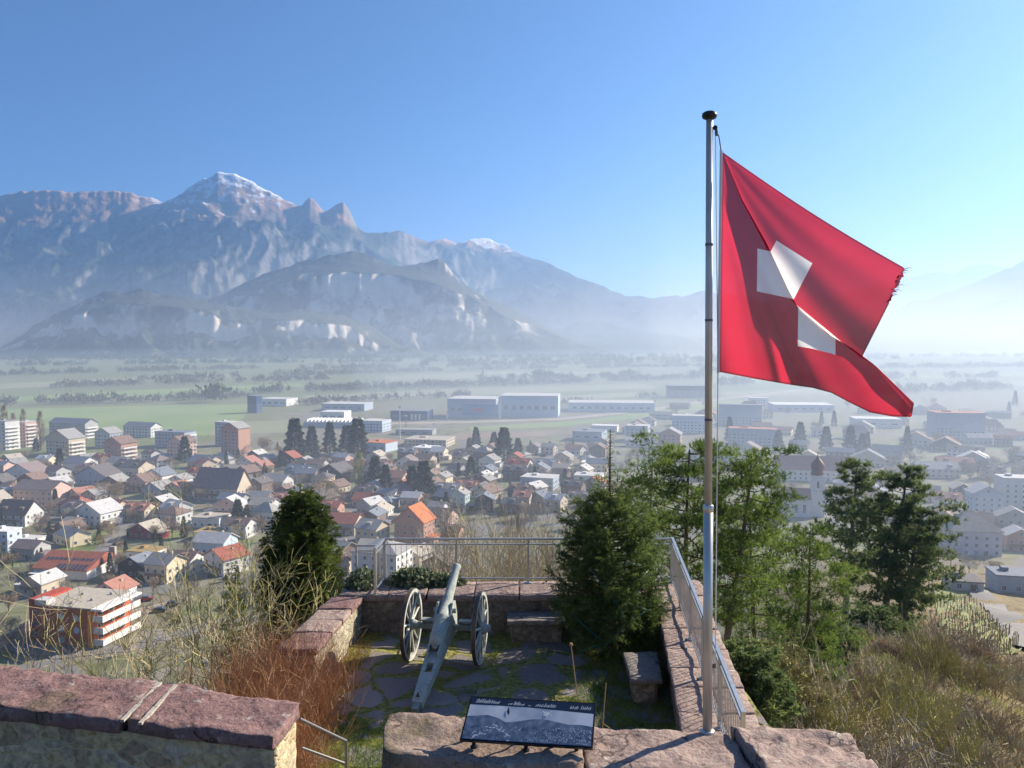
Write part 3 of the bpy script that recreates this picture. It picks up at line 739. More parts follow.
# ---- flag
YF = base.y - .02
S_UP = [(0, .0), (.15, .05), (.29, .13), (.48, .216), (.71, .58), (1.2, .9)]
S_LO = [(0, -.0), (.15, -.09), (.30, -.134), (.46, -.212), (.53, -.236), (.64, -.175), (.72, -.07), (.79, .0), (.97, .03), (1.2, .03)]
SAG = [(0, 0), (.2, -1.2), (.37, -3), (.48, -4.8), (.58, -4), (.68, 2), (.78, 7), (.9, 6), (1, 2)]
FLY = [(0, (905, 268)), (.06, (908, 282)), (.416, (860, 357)), (.6, (876, 366)), (.93, (914, 403)), (1.0, (912, 415))]
def flag_px(u, v):
    A_ = np.array([722.5, 152.0])
    def low(u, v): return A_ + v*np.array([-3, 220.0]) + u*np.array([193, 43.0]) + np.array([0, 1])*max(0, v)**3*interp(u, SAG)
    def up(u, v): return A_ + u*np.array([184, 117.0]) + v*np.array([-107, 212.0]) + np.array([0, 1])*(4*math.sin(math.pi*min(1, u))*max(0, 1-v)**4)
    def fly(v):
        for (v0, p0), (v1, p1) in zip(FLY, FLY[1:]):
            if v <= v1: return lerp(np.array(p0, float), np.array(p1, float), (v-v0)/(v1-v0))
        return np.array(FLY[-1][1], float)
    s = u - v; t = (u+v)/2
    su, sl = interp(t, S_UP), interp(t, S_LO)
    edge = 2 - 2*t
    if t > .5 and su > edge: su = edge
    sl = max(sl, -edge) if t > .5 else max(sl, -2*t)
    su = min(su, 2*t) if t < .5 else su
    if s >= su: p = up(u, v) if not (t > .708) else fly(v)
    elif s <= sl: p = low(u, v)
    else:
        q = (s-sl)/max(1e-6, su-sl); q_ = q*q*(3-2*q)
        a = low(t+sl/2, t-sl/2); c = up(t+su/2, t-su/2) if t < .708 else fly(t-su/2)
        p = lerp(a, c, q_)
    q = min(1, max(0, (s-sl)/max(1e-6, su-sl)))
    ang = math.atan2(v+1e-6, u+1e-6); rad = math.hypot(u, v)
    # lower half in front, a strip turned in behind it, upper half further back
    d = .13*min(1, t*2.5)*(q*q*(3-2*q)) + .05*math.sin(math.pi*q)*min(1, t*3)
    d += .075*math.sin(ang*8.3+.4)*min(1, rad*1.5) + .032*math.sin(ang*15+rad*4)*min(1, rad) + .012*math.sin(ang*31+rad*5)*min(1, rad) + .05*math.sin(rad*6.5+ang*2.5)*u*u
    d -= .11*math.exp(-((u + .12 - .56*v)/.04)**2)*v*min(1, (1.02-q)*1.5) - .05*math.exp(-((u - .02 - .30*v)/.03)**2)*v
    d += .02*mnoise.noise((u*4, v*4, 2.2))*min(1, rad)
    return p, d
NU = 130; V = []; UV = []
for j in range(NU+1):
    for i in range(NU+1):
        u, v = i/NU, j/NU
        p, d = flag_px(u, v)
        if i >= NU-1 and v < .16: p = p + np.array([rng.uniform(-4, 2), rng.uniform(-2, 2)])
        V.append(at_y(p[0], p[1], YF + d)); UV.append((u, v))
F = [(j*(NU+1)+i, j*(NU+1)+i+1, (j+1)*(NU+1)+i+1, (j+1)*(NU+1)+i) for j in range(NU) for i in range(NU)]
def flag_material():
    m = bpy.data.materials.new("red_flag_cloth_with_white_cross"); m.use_nodes = True; nt = m.node_tree; N = nt.nodes; L = nt.links
    N.remove(N["Principled BSDF"])
    at = N.new("ShaderNodeAttribute"); at.attribute_name = "weave"; sp = N.new("ShaderNodeSeparateColor"); L.new(at.outputs["Color"], sp.inputs[0])
    def m2(op, a, c=None):
        x = N.new("ShaderNodeMath"); x.operation = op
        for i, q in enumerate((a, c)):
            if q is None: continue
            if isinstance(q, (int, float)): x.inputs[i].default_value = q
            else: L.new(q, x.inputs[i])
        return x.outputs[0]
    U, W = sp.outputs[0], sp.outputs[1]
    au = m2('ABSOLUTE', m2('SUBTRACT', U, .5)); aw = m2('ABSOLUTE', m2('SUBTRACT', W, .5))
    bar = lambda a, c: m2('MULTIPLY', m2('LESS_THAN', a, .3125), m2('LESS_THAN', c, .0975))
    cross = m2('MAXIMUM', bar(au, aw), bar(aw, au))
    hem = m2('MAXIMUM', m2('GREATER_THAN', au, .493), m2('GREATER_THAN', aw, .492))
    c1 = N.new("ShaderNodeMix"); c1.data_type = 'RGBA'; L.new(hem, c1.inputs[0]); c1.inputs[6].default_value = (.47,.014,.042,1); c1.inputs[7].default_value = (.20,.006,.012,1)
    c2 = N.new("ShaderNodeMix"); c2.data_type = 'RGBA'; L.new(cross, c2.inputs[0]); L.new(c1.outputs[2], c2.inputs[6]); c2.inputs[7].default_value = (.86,.84,.82,1)
    d = N.new("ShaderNodeBsdfDiffuse"); t = N.new("ShaderNodeBsdfTranslucent"); mx = N.new("ShaderNodeMixShader"); mx.inputs[0].default_value = .6
    L.new(c2.outputs[2], d.inputs[0]); L.new(c2.outputs[2], t.inputs[0]); L.new(d.outputs[0], mx.inputs[1]); L.new(t.outputs[0], mx.inputs[2])
    tr = N.new("ShaderNodeBsdfTransparent"); m3 = N.new("ShaderNodeMixShader"); m3.inputs[0].default_value = .05
    L.new(mx.outputs[0], m3.inputs[1]); L.new(tr.outputs[0], m3.inputs[2])
    L.new(m3.outputs[0], N["Material Output"].inputs[0]); return m
me = np_mesh("flag", V, F, flag_material(), smooth=True)
ca = me.color_attributes.new("weave", 'FLOAT_COLOR', 'POINT'); ca.data.foreach_set("color", np.array([(u, v, 0, 1) for u, v in UV], np.float32).ravel())
e = empty("flag", at_y(722, 152, YF)); tag(e, "red flag with white cross flying folded from the flagpole", "flag")
o = link("cloth", me, e); o.location = -e.location
M_thread = mat("frayed_red_thread", (.45,.05,.07), .9, translucent=.3)
fr_ = MB()
for k in range(16):
    p, d = flag_px(1, k*.010); q = at_y(p[0]-2, p[1], YF+d)
    dx = rng.uniform(.02, .09); dz = rng.uniform(-.03, .03)
    fr_.tube([q, q+Vector((dx*.5, 0, dz*.2+.01)), q+Vector((dx, 0, dz))], [.0035, .003, .001], 4)
o = fr_.build("frayed_threads", M_thread, e); o.location = -e.location
M_band = mat("white_hoist_band", (.72,.68,.66), .8)
p0, p1 = at_y(721.0, 150, YF), at_y(718.2, 373, YF)
o = MB().tube([p0, p1], .013, 6).build("hoist_band", M_band, e); o.location = -e.location
ck = MB()
for z in (.06,): ck.tube([p0+Vector((0,0,.0)), p0+Vector((-.02,0,.12)), p0+Vector((-.04,0,.16))], .006, 5)
ck.lathe([(.012, -.03), (.018, 0), (.012, .03)], 8, p0+Vector((-.045, 0, .16)))
o = ck.build("clip", M_steel_dark, e); o.location = -e.location

# ---- picture panel on the near wall
PZ0, PZ1 = ZN+.10, ZN+.35
tl, tr_, bl, br = at_z(471, 696, PZ1), at_z(596, 703, PZ1), at_z(459.5, 740, PZ0), at_z(592.5, 750.5, PZ0)
br = bl + (tr_-tl).normalized()*(br-bl).length
e = empty("picture_panel", (tl+br)/2); tag(e, "blue and white panorama panel with white lettering on dark feet atop the wall", "panel")
nrm = (tr_-tl).cross(bl-tl).normalized(); nrm = nrm if nrm.z > 0 else -nrm
def pp(u, v, h=0): return lerp(lerp(tl, tr_, u), lerp(bl, br, u), v) + nrm*h - e.location
M_navy = mat("navy_panel_face", (.018,.030,.055), .25, spec=.5)
M_frame = mat("black_panel_frame", (.012,.013,.016), .35)
M_psky = mat("printed_pale_sky", (.30,.35,.42), .3, var=(.60,.62,.66), scale=3); M_hill = mat("printed_dark_hills", (.07,.10,.16), .3, var=(.17,.22,.30), scale=14)
M_town = mat("printed_valley", (.05,.08,.14), .3, var=(.15,.20,.28), scale=22); M_ink = mat("white_print", (.75,.78,.82), .4)
b = MB(); vs = [pp(u, v, h) for h in (-.03, 0) for v in (0, 1) for u in (0, 1)]
b.add(vs, [(0,1,3,2),(4,6,7,5),(0,4,5,1),(2,3,7,6),(0,2,6,4),(1,5,7,3)]); b.build("board", M_frame, e, fix=True)
def sheet(name, pts, h, mt, parent):
    m_ = MB(); m_.add([pp(u, v, h) for u, v in pts], [tuple(range(len(pts)))]); return m_.build(name, mt, parent)
face = sheet("printed_face", [(.012,.03),(.988,.03),(.988,.97),(.012,.97)], .002, M_navy, e)
def strip(name, top, bottom, h, mt, parent):
    m_ = MB(); n_ = len(top); m_.add([pp(u, v, h) for u, v in top] + [pp(u, bottom, h) for u, v in top], [(i, n_+i, n_+i+1, i+1) for i in range(n_-1)]); return m_.build(name, mt, parent)
strip("printed_sky", [(.012,.2),(.25,.195),(.5,.20),(.75,.23),(.988,.26)], .60, .004, M_psky, face)
strip("printed_hills", [(.012,.47),(.08,.45),(.17,.42),(.25,.47),(.32,.56),(.4,.53),(.5,.47),(.6,.44),(.7,.48),(.8,.53),(.9,.52),(.988,.55)], .97, .006, M_hill, face)
strip("printed_valley", [(.012,.70),(.1,.66),(.2,.70),(.3,.76),(.38,.70),(.5,.66),(.7,.64),(.85,.66),(.988,.70)], .96, .0068, M_town, face)
tn = MB()
for k in range(230):
    u = .985 - abs(rng.normal(0, .28)); v = rng.uniform(.62, .95)
    if not (.02 < u < .98): continue
    s = rng.uniform(.002, .006); tn.add([pp(u, v, .0075), pp(u+s, v, .0075), pp(u+s, v-s*2.4, .0075), pp(u, v-s*2.4, .0075)], [(0,1,2,3)])
for k in range(60):
    u = rng.uniform(.08, .36); v = .80 + .10*math.sin(u*20) + rng.normal(0, .04)
    s = rng.uniform(.004, .02); tn.add([pp(u, v, .0075), pp(u+s, v, .0075), pp(u+s, v-.012, .0075), pp(u, v-.012, .0075)], [(0,1,2,3)])
for k in range(26):
    u = .62 + rng.normal(0, .018); v = .34 + rng.normal(0, .035); s = rng.uniform(.006, .016)
    tn.add([pp(u, v, .0075), pp(u+s, v+.01, .0075), pp(u+s, v-s, .0075), pp(u, v-s*1.5, .0075)], [(0,1,2,3)])
tn.build("printed_highlights", M_ink, face)
bd = MB(); bd.add([pp(u, v, .0085) for u, v in [(.318,.25),(.325,.23),(.333,.30),(.338,.37),(.330,.40),(.322,.36),(.314,.33)]], [tuple(range(7))]); bd.build("printed_bird", M_navy, face)
# rows of slanted white handwriting, too small in the photograph to read
ink = MB()
def stroke(u, v0, v1, sl, w=.0035): ink.add([pp(u, v1, .0085), pp(u+w, v1, .0085), pp(u+sl+w, v0, .0085), pp(u+sl, v0, .0085)], [(0,1,2,3)])
for a, b_, hgt in ((.055,.105,.10), (.115,.165,.10), (.175,.235,.085), (.31,.345,.05), (.355,.40,.09), (.405,.43,.05), (.47,.485,.03), (.53,.59,.07), (.60,.68,.085), (.80,.86,.07), (.885,.955,.10)):
    u = a
    while u < b_:
        h_ = hgt*rng.uniform(.55, 1.0); base_v = .155 + .03*u
        stroke(u, base_v-h_, base_v, .010)
        if rng.random() < .6: stroke(u+.003, base_v-h_*.5, base_v-h_*.35, .008, .006)
        u += rng.uniform(.009, .014)
ink.build("white_lettering", M_ink, face)
for u in (.10, .5, .88):
    pt_ = pp(u, .93, -.03) ; bt = Vector((pt_.x, pt_.y+.03, ZN-e.location.z+.0))
    pk = pp(u, .25, -.03); bk = Vector((pk.x, pk.y+.02, ZN-e.location.z))
    ft = MB().tube([pt_+Vector((0,.04,0)), bt], .02, 8); ft.lathe([(.035, 0), (.035, .015), (.02, .02)], 10, bt); ft.build("foot", M_frame, e)
    bkm = MB().tube([pk, bk], .014, 8); bkm.build("rear_foot", M_frame, e)

# ---- cannon
CA = R(8.5); CO = Vector((-1.24, 14.72, ZF))
e = empty("field_cannon", CO, -CA); tag(e, "old grey green field cannon with two spoked wheels pointing over the valley", "cannon")
M_gun = slab_material("weathered_grey_green_paint", (.29,.33,.30), (.42,.46,.42), (.54,.56,.51), 2.2)
M_gun_d = mat("grey_green_paint_darker", (.20,.23,.21), .55, .2, var=(.29,.32,.30), scale=6)
M_wheel = mat("pale_grey_green_paint", (.56,.58,.54), .6, .05, var=(.38,.40,.37), scale=7)
M_iron = mat("rusty_iron_tyre", (.10,.085,.07), .6, .6, var=(.17,.12,.08), scale=12)
WR = .665
for sx in (-1, 1):
    X = sx*.655; cz = WR+.01
    rim = MB(); rim.lathe([(WR-.075, -.035), (WR-.012, -.038), (WR-.012, .038), (WR-.075, .035), (WR-.075, -.035)], 44, (X, 0, cz), axis='X')
    wh = rim.build("wheel", M_wheel, e, fix=True)
    ty = MB(); ty.lathe([(WR-.0125, -.034), (WR, -.034), (WR, .034), (WR-.0125, .034), (WR-.0125, -.034)], 44, (X, 0, cz), axis='X'); ty.build("tyre", M_iron, wh, fix=True)
    for k in range(12):
        t = 2*math.pi*(k+.5)/12; c, s = math.cos(t), math.sin(t)
        MB().tube([(X+sx*.02, c*.08, cz+s*.08), (X+sx*.005, c*(WR-.06), cz+s*(WR-.06))], [.026, .02], 6).build("spoke", M_wheel, wh)
    MB().lathe([(.05, -.15), (.085, -.12), (.105, -.04), (.105, .05), (.075, .12), (.06, .17), (.045, .18)], 16, (X+sx*.02, 0, cz), axis='X').build("hub", M_gun, wh, smooth=True)
MB().obox((0, 0, WR), (1,0,0), (0,1,0), (0,0,1), .60, .045, .045).build("axle", M_gun_d, e)
# barrel, breech towards the viewer, muzzle up and away
br0, br1 = Vector((0, -.80, .60)), Vector((.02, .93, 1.56)); bd_ = (br1-br0).normalized(); BL = (br1-br0).length
prof = [(0, .05), (.02, .095), (.05, .125), (.16, .132), (.19, .142), (.23, .142), (.26, .128), (.60, .118), (.62, .125), (.66, .125), (.68, .108), (1.1, .092), (1.13, .098), (1.16, .09), (BL-.10, .071), (BL-.07, .082), (BL-.015, .084), (BL, .07)]
pts = [br0 + bd_*h for h, r in prof]; rad = [r for h, r in prof]
MB().tube(pts, rad, 22).build("barrel", M_gun, e, smooth=True)
MB().tube([br1+bd_*.001, br1+bd_*.003], [.045, .044], 14).build("bore", mat("dark_bore", (.01,.01,.01), .8), e)
MB().tube([br0-bd_*.06, br0-bd_*.02, br0+bd_*.03], [.045, .06, .04], 12).build("breech_knob", M_gun_d, e, smooth=True)
tc_ = br0 + bd_*.83
MB().tube([tc_-Vector((.21,0,0)), tc_+Vector((.21,0,0))], .045, 12).build("trunnion", M_gun_d, e)
# carriage: two cheeks converging into a box trail
def cheek(sx):
    m_ = MB(); prof_ = [(.32,.50),(.30,.86),(.16,1.12),(-.04,1.13),(-.20,.98),(-.50,.76),(-1.0,.55),(-1.0,.30),(-.30,.44)]
    vs = []
    for x_ in (.155, .115):
        for y, z in prof_:
            k = 1 - .30*max(0, (-y-.2))/.8
            vs.append((sx*(x_*k), y, z))
    n_ = len(prof_); fs = [tuple(range(n_)), tuple(range(2*n_-1, n_-1, -1))] + [(i, (i+1) % n_, n_+(i+1) % n_, n_+i) for i in range(n_)]
    m_.add(vs, fs); m_.build("carriage_cheek", M_gun, e, fix=True)
cheek(-1); cheek(1)
trail = MB()
T0, T1 = Vector((0, -.55, .52)), Vector((0, -2.02, .10)); td = (T1-T0).normalized(); up_ = Vector((1,0,0)).cross(td); up_ = up_ if up_.z > 0 else -up_
def tw(t): return lerp(.165, .085, t)
segs = [0, .36, .53, .60, .76, 1.0]
for (a, b_) in zip(segs, segs[1:]):
    A_, B_ = T0 + td*((T1-T0).length*a), T0 + td*((T1-T0).length*b_)
    for s_ in (-1, 1):
        wa, wb = tw(a), tw(b_); hole = (a, b_) == (.36, .53) or (a, b_) == (.6, .6)
        inner = .06 if hole else .0
        vs = [A_+Vector((s_*inner,0,0))+up_*.07, A_+Vector((s_*wa,0,0))+up_*.07, B_+Vector((s_*wb,0,0))+up_*.06, B_+Vector((s_*inner,0,0))+up_*.06]
        vs += [v - up_*.15 for v in vs]
        trail.add(vs, [(0,1,2,3),(7,6,5,4),(0,4,5,1),(1,5,6,2),(2,6,7,3),(3,7,4,0)])
trail.build("trail", M_gun, e, fix=True)
MB().obox(T1 + td*.06, td, (1,0,0), up_, .09, .055, .05).build("trail_spade", M_gun_d, e)
MB().tube([T1 + Vector((0,.10,.08)), T1 + Vector((0,.06,.17)), T1 + Vector((0,-.02,.15))], .016, 6).build("lifting_eye", M_iron, e)
MB().tube([(0,-.35,.50), (0,-.32,.78)], .035, 8).build("elevating_screw", M_iron, e)
MB().tube([(-.50, -.12, .12), (.58, -.16, .05)], .022, 6).build("prop_bar", M_gun_d, e)
for s_ in (-1, 1):
    seat_ = MB(); seat_.box(s_*.36-.12, s_*.36+.12, .0, .16, .74, .77); seat_.tube([(s_*.36, .06, .66), (s_*.36, .07, .745)], .02, 6)
    seat_.build("axle_seat", M_gun_d, e)
# ------------------------------------------------------------------ plants
def nrm_(a): return a/np.maximum(1e-9, np.linalg.norm(a, axis=-1, keepdims=True))
def rand_dirs(n): return nrm_(rng.normal(size=(n, 3)))
def blades(P, D, Ln, W, quad=False):
    """thin leaf-like triangles (or kites) from P along D"""
    P = np.asarray(P, float); D = nrm_(np.asarray(D, float)); n = len(P)
    S = nrm_(np.cross(D, rand_dirs(n))); Ln = np.broadcast_to(Ln, n)[:, None]; W = np.broadcast_to(W, n)[:, None]
    if quad:
        V = np.stack([P, P + D*Ln*.5 + S*W*.5, P + D*Ln, P + D*Ln*.5 - S*W*.5], 1).reshape(-1, 3)
        return V, np.arange(4*n).reshape(n, 4)
    V = np.stack([P - S*W*.5, P + S*W*.5, P + D*Ln], 1).reshape(-1, 3)
    return V, np.arange(3*n).reshape(n, 3)
def leaf_mat(name, a, b, scale=1.5, tl=.35, rough=.7):
    return mat(name, a, rough, var=b, scale=scale, detail=4, translucent=tl, spec=.25, mid=(.38, .62))
M_fir = leaf_mat("fir_needles", (.055,.095,.026), (.17,.225,.06), 2.2, .5)
M_pine = leaf_mat("pine_needles", (.07,.12,.028), (.205,.28,.058), 1.0, .5)
M_pine_d = leaf_mat("dark_pine_needles", (.075,.115,.042), (.19,.24,.085), .6, .5)
M_yew = leaf_mat("dark_conifer_scales", (.022,.042,.012), (.15,.20,.04), 1.6, .45)
M_bark = mat("brown_bark", (.10,.075,.05), .95, var=(.20,.15,.10), scale=6, bump=.5)
M_bark_g = mat("grey_bark", (.16,.14,.115), .95, var=(.27,.24,.20), scale=5, bump=.4)
M_twig = mat("pale_bare_twigs", (.40,.33,.20), .9, var=(.56,.48,.30), scale=3)
M_twig_g = mat("grey_bare_twigs", (.30,.26,.21), .9, var=(.42,.38,.30), scale=3)
M_twig_b = mat("brown_bare_twigs", (.26,.20,.135), .9, var=(.38,.30,.20), scale=3)
M_twig_r = mat("rust_red_twigs", (.34,.17,.09), .85, var=(.60,.38,.22), scale=7, translucent=.2)
M_twig_o = mat("olive_twigs", (.26,.24,.09), .9, var=(.42,.38,.15), scale=3)

def fir_tree(name, base, h, r, label, cat, M, droop=.35, nb=95, twigs=16, nd=22, blade=(.055, .012), bare_top=.0, lean=0.0, prof=None, tip_up=.1, trunk_r=.07, seed=1, vert=.28, jit=(.72, 1.12)):
    g = np.random.default_rng(seed)
    e = empty(name, base); tag(e, label, cat)
    MB().tube([(0,0,-.3), (lean*.5*h, 0, h*.5), (lean*h, 0, h)], [trunk_r*1.2, trunk_r*.6, trunk_r*.08], 8).build("trunk", M_bark, e)
    P = []; D = []; br = MB()
    for k in range(nb):
        f = (k+g.uniform(0, 1))/nb; f = .03 + .97*f**.92
        z = h*f; az = k*2.39996 + g.uniform(-.4, .4)
        rl = (prof(f) if prof else (1-f)**.75*(1 if f > .12 else .75+2*f))*r*g.uniform(*jit) + .05
        sparse = 1 if f < 1-bare_top else .22
        if f > 1-bare_top: rl *= .55
        dirh = np.array([math.cos(az), math.sin(az), 0])
        n_pt = 6; pts = []
        for i in range(n_pt):
            t = i/(n_pt-1)
            pts.append(np.array([lean*z, 0, z]) + dirh*rl*t + np.array([0, 0, rl*(.18*t - droop*t*t + tip_up*t**3)]))
        br.tube(pts, [max(.004, .018*(1-f)+.006)*(1-.85*i/(n_pt-1)) for i in range(n_pt)], 4, cap=False)
        nt = max(3 if sparse == 1 else 1, int(twigs*(rl/r+.25)*sparse*(1 if sparse == 1 else .35)))
        for j in range(nt):
            t = g.uniform(.12, 1.0)**.75; i = min(n_pt-2, int(t*(n_pt-1))); q = t*(n_pt-1)-i
            p = pts[i]*(1-q)+pts[i+1]*q
            side = np.array([-dirh[1], dirh[0], 0])*g.choice([-1, 1])
            td = nrm_(dirh*g.uniform(.3, 1.0) + side*g.uniform(.2, 1.0) + np.array([0, 0, g.uniform(-vert*.8, vert)]))
            tl = rl*g.uniform(.14, .34)*(1.15-t*.5) + .05
            m = max(5 if sparse == 1 else 2, int(nd*sparse*min(1.6, tl/.25)))
            s = g.uniform(0, 1, m)[:, None]
            P.append(p + td*s*tl + np.array([0, 0, -.10])*s*s*tl + g.normal(0, .008, (m, 3)))
            D.append(nrm_(td*.8 + g.normal(0, .55, (m, 3))))
    V, F = blades(np.concatenate(P), np.concatenate(D), blade[0]*rng.uniform(.7, 1.3, sum(map(len, P))), blade[1])
    br.build("branches", M_bark, e); link("crown", np_mesh("crown", V, F, M), e)
    return e

def pine_tree(name, base, h, label, M, crown_from=.35, r=2.2, lean=(0, 0), nb=34, tuft=(.17, .028), per=70, trunk_r=.16, bark=None, seed=2, flat=.5, top_round=.5, bare=0, group=None, pads=2.3):
    g = np.random.default_rng(seed)
    e = empty(name, base); tag(e, label, "tree", group)
    def tk(f): return np.array([lean[0]*h*f + .10*math.sin(f*5+seed), lean[1]*h*f + .08*math.cos(f*4+seed), h*f])
    n = 9
    MB().tube([tk(i/(n-1)) - (np.array([0,0,.6]) if i == 0 else 0) for i in range(n)], [trunk_r*(1.15-.98*i/(n-1)) for i in range(n)], 8).build("trunk", bark or M_bark, e, smooth=True)
    br = MB(); P = []; D = []
    for k in range(nb+bare):
        dead = k >= nb
        f = crown_from + (1-crown_from)*((k+g.uniform(0, 1))/nb)**.85 if not dead else g.uniform(crown_from*.6, crown_from+.3)
        f = min(f, .985)
        rel = (f-crown_from)/(1-crown_from)
        rl = r*g.uniform(.55, 1.15)*((1-max(0, rel))**top_round*(.55+.9*min(1, max(0, rel)*2.2)) if not dead else .6) + .15
        az = k*2.39996+g.uniform(-.6, .6); dh = np.array([math.cos(az), math.sin(az), 0]); rise = g.uniform(.05, .45)
        o = tk(f); pts = []
        for i in range(6):
            t = i/5; pts.append(o + dh*rl*t + np.array([0, 0, rl*(rise*t - .10*math.sin(t*3))]) + g.normal(0, .05*rl, 3)*(t > 0)*.5)
        br.tube(pts, [max(.008, trunk_r*.30*(1-.6*rel))*(1-.85*i/5) for i in range(6)], 5, cap=False)
        if dead: continue
        nc = max(1, int(1+rl*pads))
        for c in range(nc):
            t = g.uniform(.35, 1.05); i = min(4, int(min(.999, t)*5)); q = min(1, t*5-i); b0 = pts[i]*(1-q)+pts[i+1]*q
            off = g.normal(0, 1, 3)*np.array([.30, .30, .10])*rl*.5
            ctr = b0 + off + np.array([0, 0, .08])
            br.tube([b0, (b0+ctr)/2+np.array([0,0,.03]), ctr], [.012, .008, .004], 3, cap=False)
            m = int(per*g.uniform(.6, 1.3))
            # tufts: needle whorls gathered on short shoots
            ns = max(3, m//10)
            sp = ctr + g.normal(0, 1, (ns, 3))*np.array([.23, .23, .20*flat])*(.5+rl*.26)
            sd = nrm_(g.normal(0, .6, (ns, 3)) + dh*.35 + np.array([0, 0, .75]))
            idx = np.repeat(np.arange(ns), 10)
            P.append(sp[idx] + sd[idx]*g.uniform(0, .16, (len(idx), 1))); D.append(nrm_(sd[idx]*.8 + g.normal(0, .6, (len(idx), 3))))
    nP = sum(map(len, P))
    V, F = blades(np.concatenate(P), np.concatenate(D), tuft[0]*rng.uniform(.7, 1.3, nP), tuft[1])
    br.build("branches", bark or M_bark, e); link("crown", np_mesh("crown", V, F, M), e)
    return e

def grow(g, mb, p, d, L, r, depth, spread=.5, n=(2, 4), up=.15, sides=4, shrink=.72, wob=.12, minr=.002):
    k = 4 if depth > 0 else 3; pts = [p]; q = p.copy(); dd = d.copy()
    for i in range(k):
        dd = nrm_(dd + g.normal(0, wob, 3) + np.array([0, 0, up*.3])); q = q + dd*L/k; pts.append(q)
    rads = [max(minr, r*(1-.45*i/k)) for i in range(k+1)]
    mb.tube(pts, rads, sides if r > .012 else 3, cap=False)
    if depth <= 0: return
    for c in range(int(g.integers(n[0], n[1]+1))):
        t = g.uniform(.35, 1.0); i = min(k-1, int(t*k)); s = pts[i] + (pts[i+1]-pts[i])*(t*k-i)
        nd = nrm_(dd + g.normal(0, spread, 3) + np.array([0, 0, up]))
        grow(g, mb, s, nd, L*shrink*g.uniform(.7, 1.15), rads[i]*.62, depth-1, spread, n, up, sides, shrink, wob, minr)

def bare_tree(name, base, h, label, M, seed=3, depth=4, r=.12, spread=.45, n=(3, 4), group=None, cat="tree", frac=.42, up=.25):
    g = np.random.default_rng(seed); e = empty(name, base); tag(e, label, cat, group)
    tr = MB(); H = h*frac; tr.tube([(0,0,-.4), (.03*h*g.normal(), .02*h*g.normal(), H*.5), (0,0,H)], [r*1.2, r, r*.75], 7)
    tr.build("trunk", M, e, smooth=True); mb = MB()
    for c in range(5):
        grow(g, mb, np.array([0, 0, H*g.uniform(.6, 1)]), nrm_(np.array([g.normal(0, .5), g.normal(0, .5), 1.0])), (h-H)*.5, r*.55, depth-1, spread, n, up, minr=.004)
    mb.build("crown", M, e); return e
def shrub(name, base, h, w, label, M, stems=26, depth=2, seed=5, r=.010, group=None, spread=.42, up=.3, minr=.0022, cat="shrub"):
    g = np.random.default_rng(seed); mb = MB()
    for k in range(stems):
        a = g.uniform(0, 6.28); q = abs(g.normal(0, .35)); d = nrm_(np.array([math.cos(a)*q, math.sin(a)*q, 1.0]))
        p = np.array([g.normal(0, w*.22), g.normal(0, w*.22), -.15])
        grow(g, mb, p, d, h*g.uniform(.4, .62), r, depth, spread, (2, 3), up, 3, .68, .10, minr)
    o = mb.build(name, M); o.location = base; tag(o, label, cat, group); return o

# --- the fir in the courtyard
fir = fir_tree("fir_tree", (1.86, 15.15, ZF-.05), 4.35, .90, "bushy green fir with a thin bare tip standing inside the courtyard", "tree", M_fir, nb=300, twigs=24, nd=26,
    prof=lambda f: max(.05, (1-((f-.27)/.46)**2))**.5*1.05 + .03 if f < .72 else .30*(1-f)**.5, bare_top=.27, blade=(.06, .0135), droop=.12, tip_up=.32, trunk_r=.075, seed=11, vert=.75)
M_wire = mat("teal_light_wire", (.03,.17,.15), .5)
wr = MB(); g = np.random.default_rng(4)
for (a0, z0, z1) in ((-1.9, .35, 1.9), (-1.2, .9, 1.25), (-2.3, .3, .9), (-.9, 1.6, 1.9)):
    pts = []
    for i in range(9):
        t = i/8; a = a0 + .55*math.sin(t*4); z = lerp(z0, z1, t); rr = .96*(1-z/4.8)**.5
        pts.append((rr*math.cos(a), rr*math.sin(a), z + .06*math.sin(t*9)))
    wr.tube(pts, .008, 4)
o = wr.build("light_wire", M_wire); o.location = (1.86, 15.15, ZF); tag(o, "teal string light wire draped over the courtyard fir", "light wire")

# --- dark rounded conifer beyond the left wall
b = at_z(300, 668, 75.6); b = at_y(303, 640, 20.5)
def yew_prof(f): return min(1.0, .80+f*.9)*(1-f**2.2)**.62 if f < .97 else .2
fir_tree("conifer", (b.x, b.y, 76.0), 5.0, 1.05, "dark dense cone shaped evergreen left of the courtyard wall", "tree", M_yew, nb=330, twigs=20, nd=32, prof=yew_prof, jit=(.9, 1.05), droop=-.55, tip_up=.3, blade=(.075, .022), trunk_r=.1, seed=21)

# --- pines on the right hand slope
def place(px, y): 
    x = (px-CX)/FOC*y; return (x, y, terrain(x, y)-.1)
def pine_at(px_base, y, py_top, px_top, label, **k):
    b = place(px_base, y); top = at_y(px_top, py_top, y); h = top.z-b[2]
    return pine_tree("pine_tree", b, h, label, lean=((top.x-b[0])/h, 0), **k)
pine_at(676, 27.5, 449, 692, "pine with forked boughs behind the courtyard fir, left of the flagpole", M=M_pine, crown_from=.52, r=2.0, nb=38, per=200, trunk_r=.15, seed=31, flat=.30, top_round=.35, tuft=(.15, .026))
pine_at(655, 30.5, 462, 652, "smaller pine showing its bent top left of the forked pine", M=M_pine, crown_from=.6, r=1.5, nb=24, per=80, trunk_r=.11, seed=33, tuft=(.15, .027))
pine_at(726, 24.5, 456, 750, "sunlit bright green pine with slanting brown trunk right of the flagpole", M=M_pine, crown_from=.36, r=1.5, nb=48, per=200, trunk_r=.14, seed=35, flat=.30, top_round=.30, tuft=(.15, .024), bare=8)
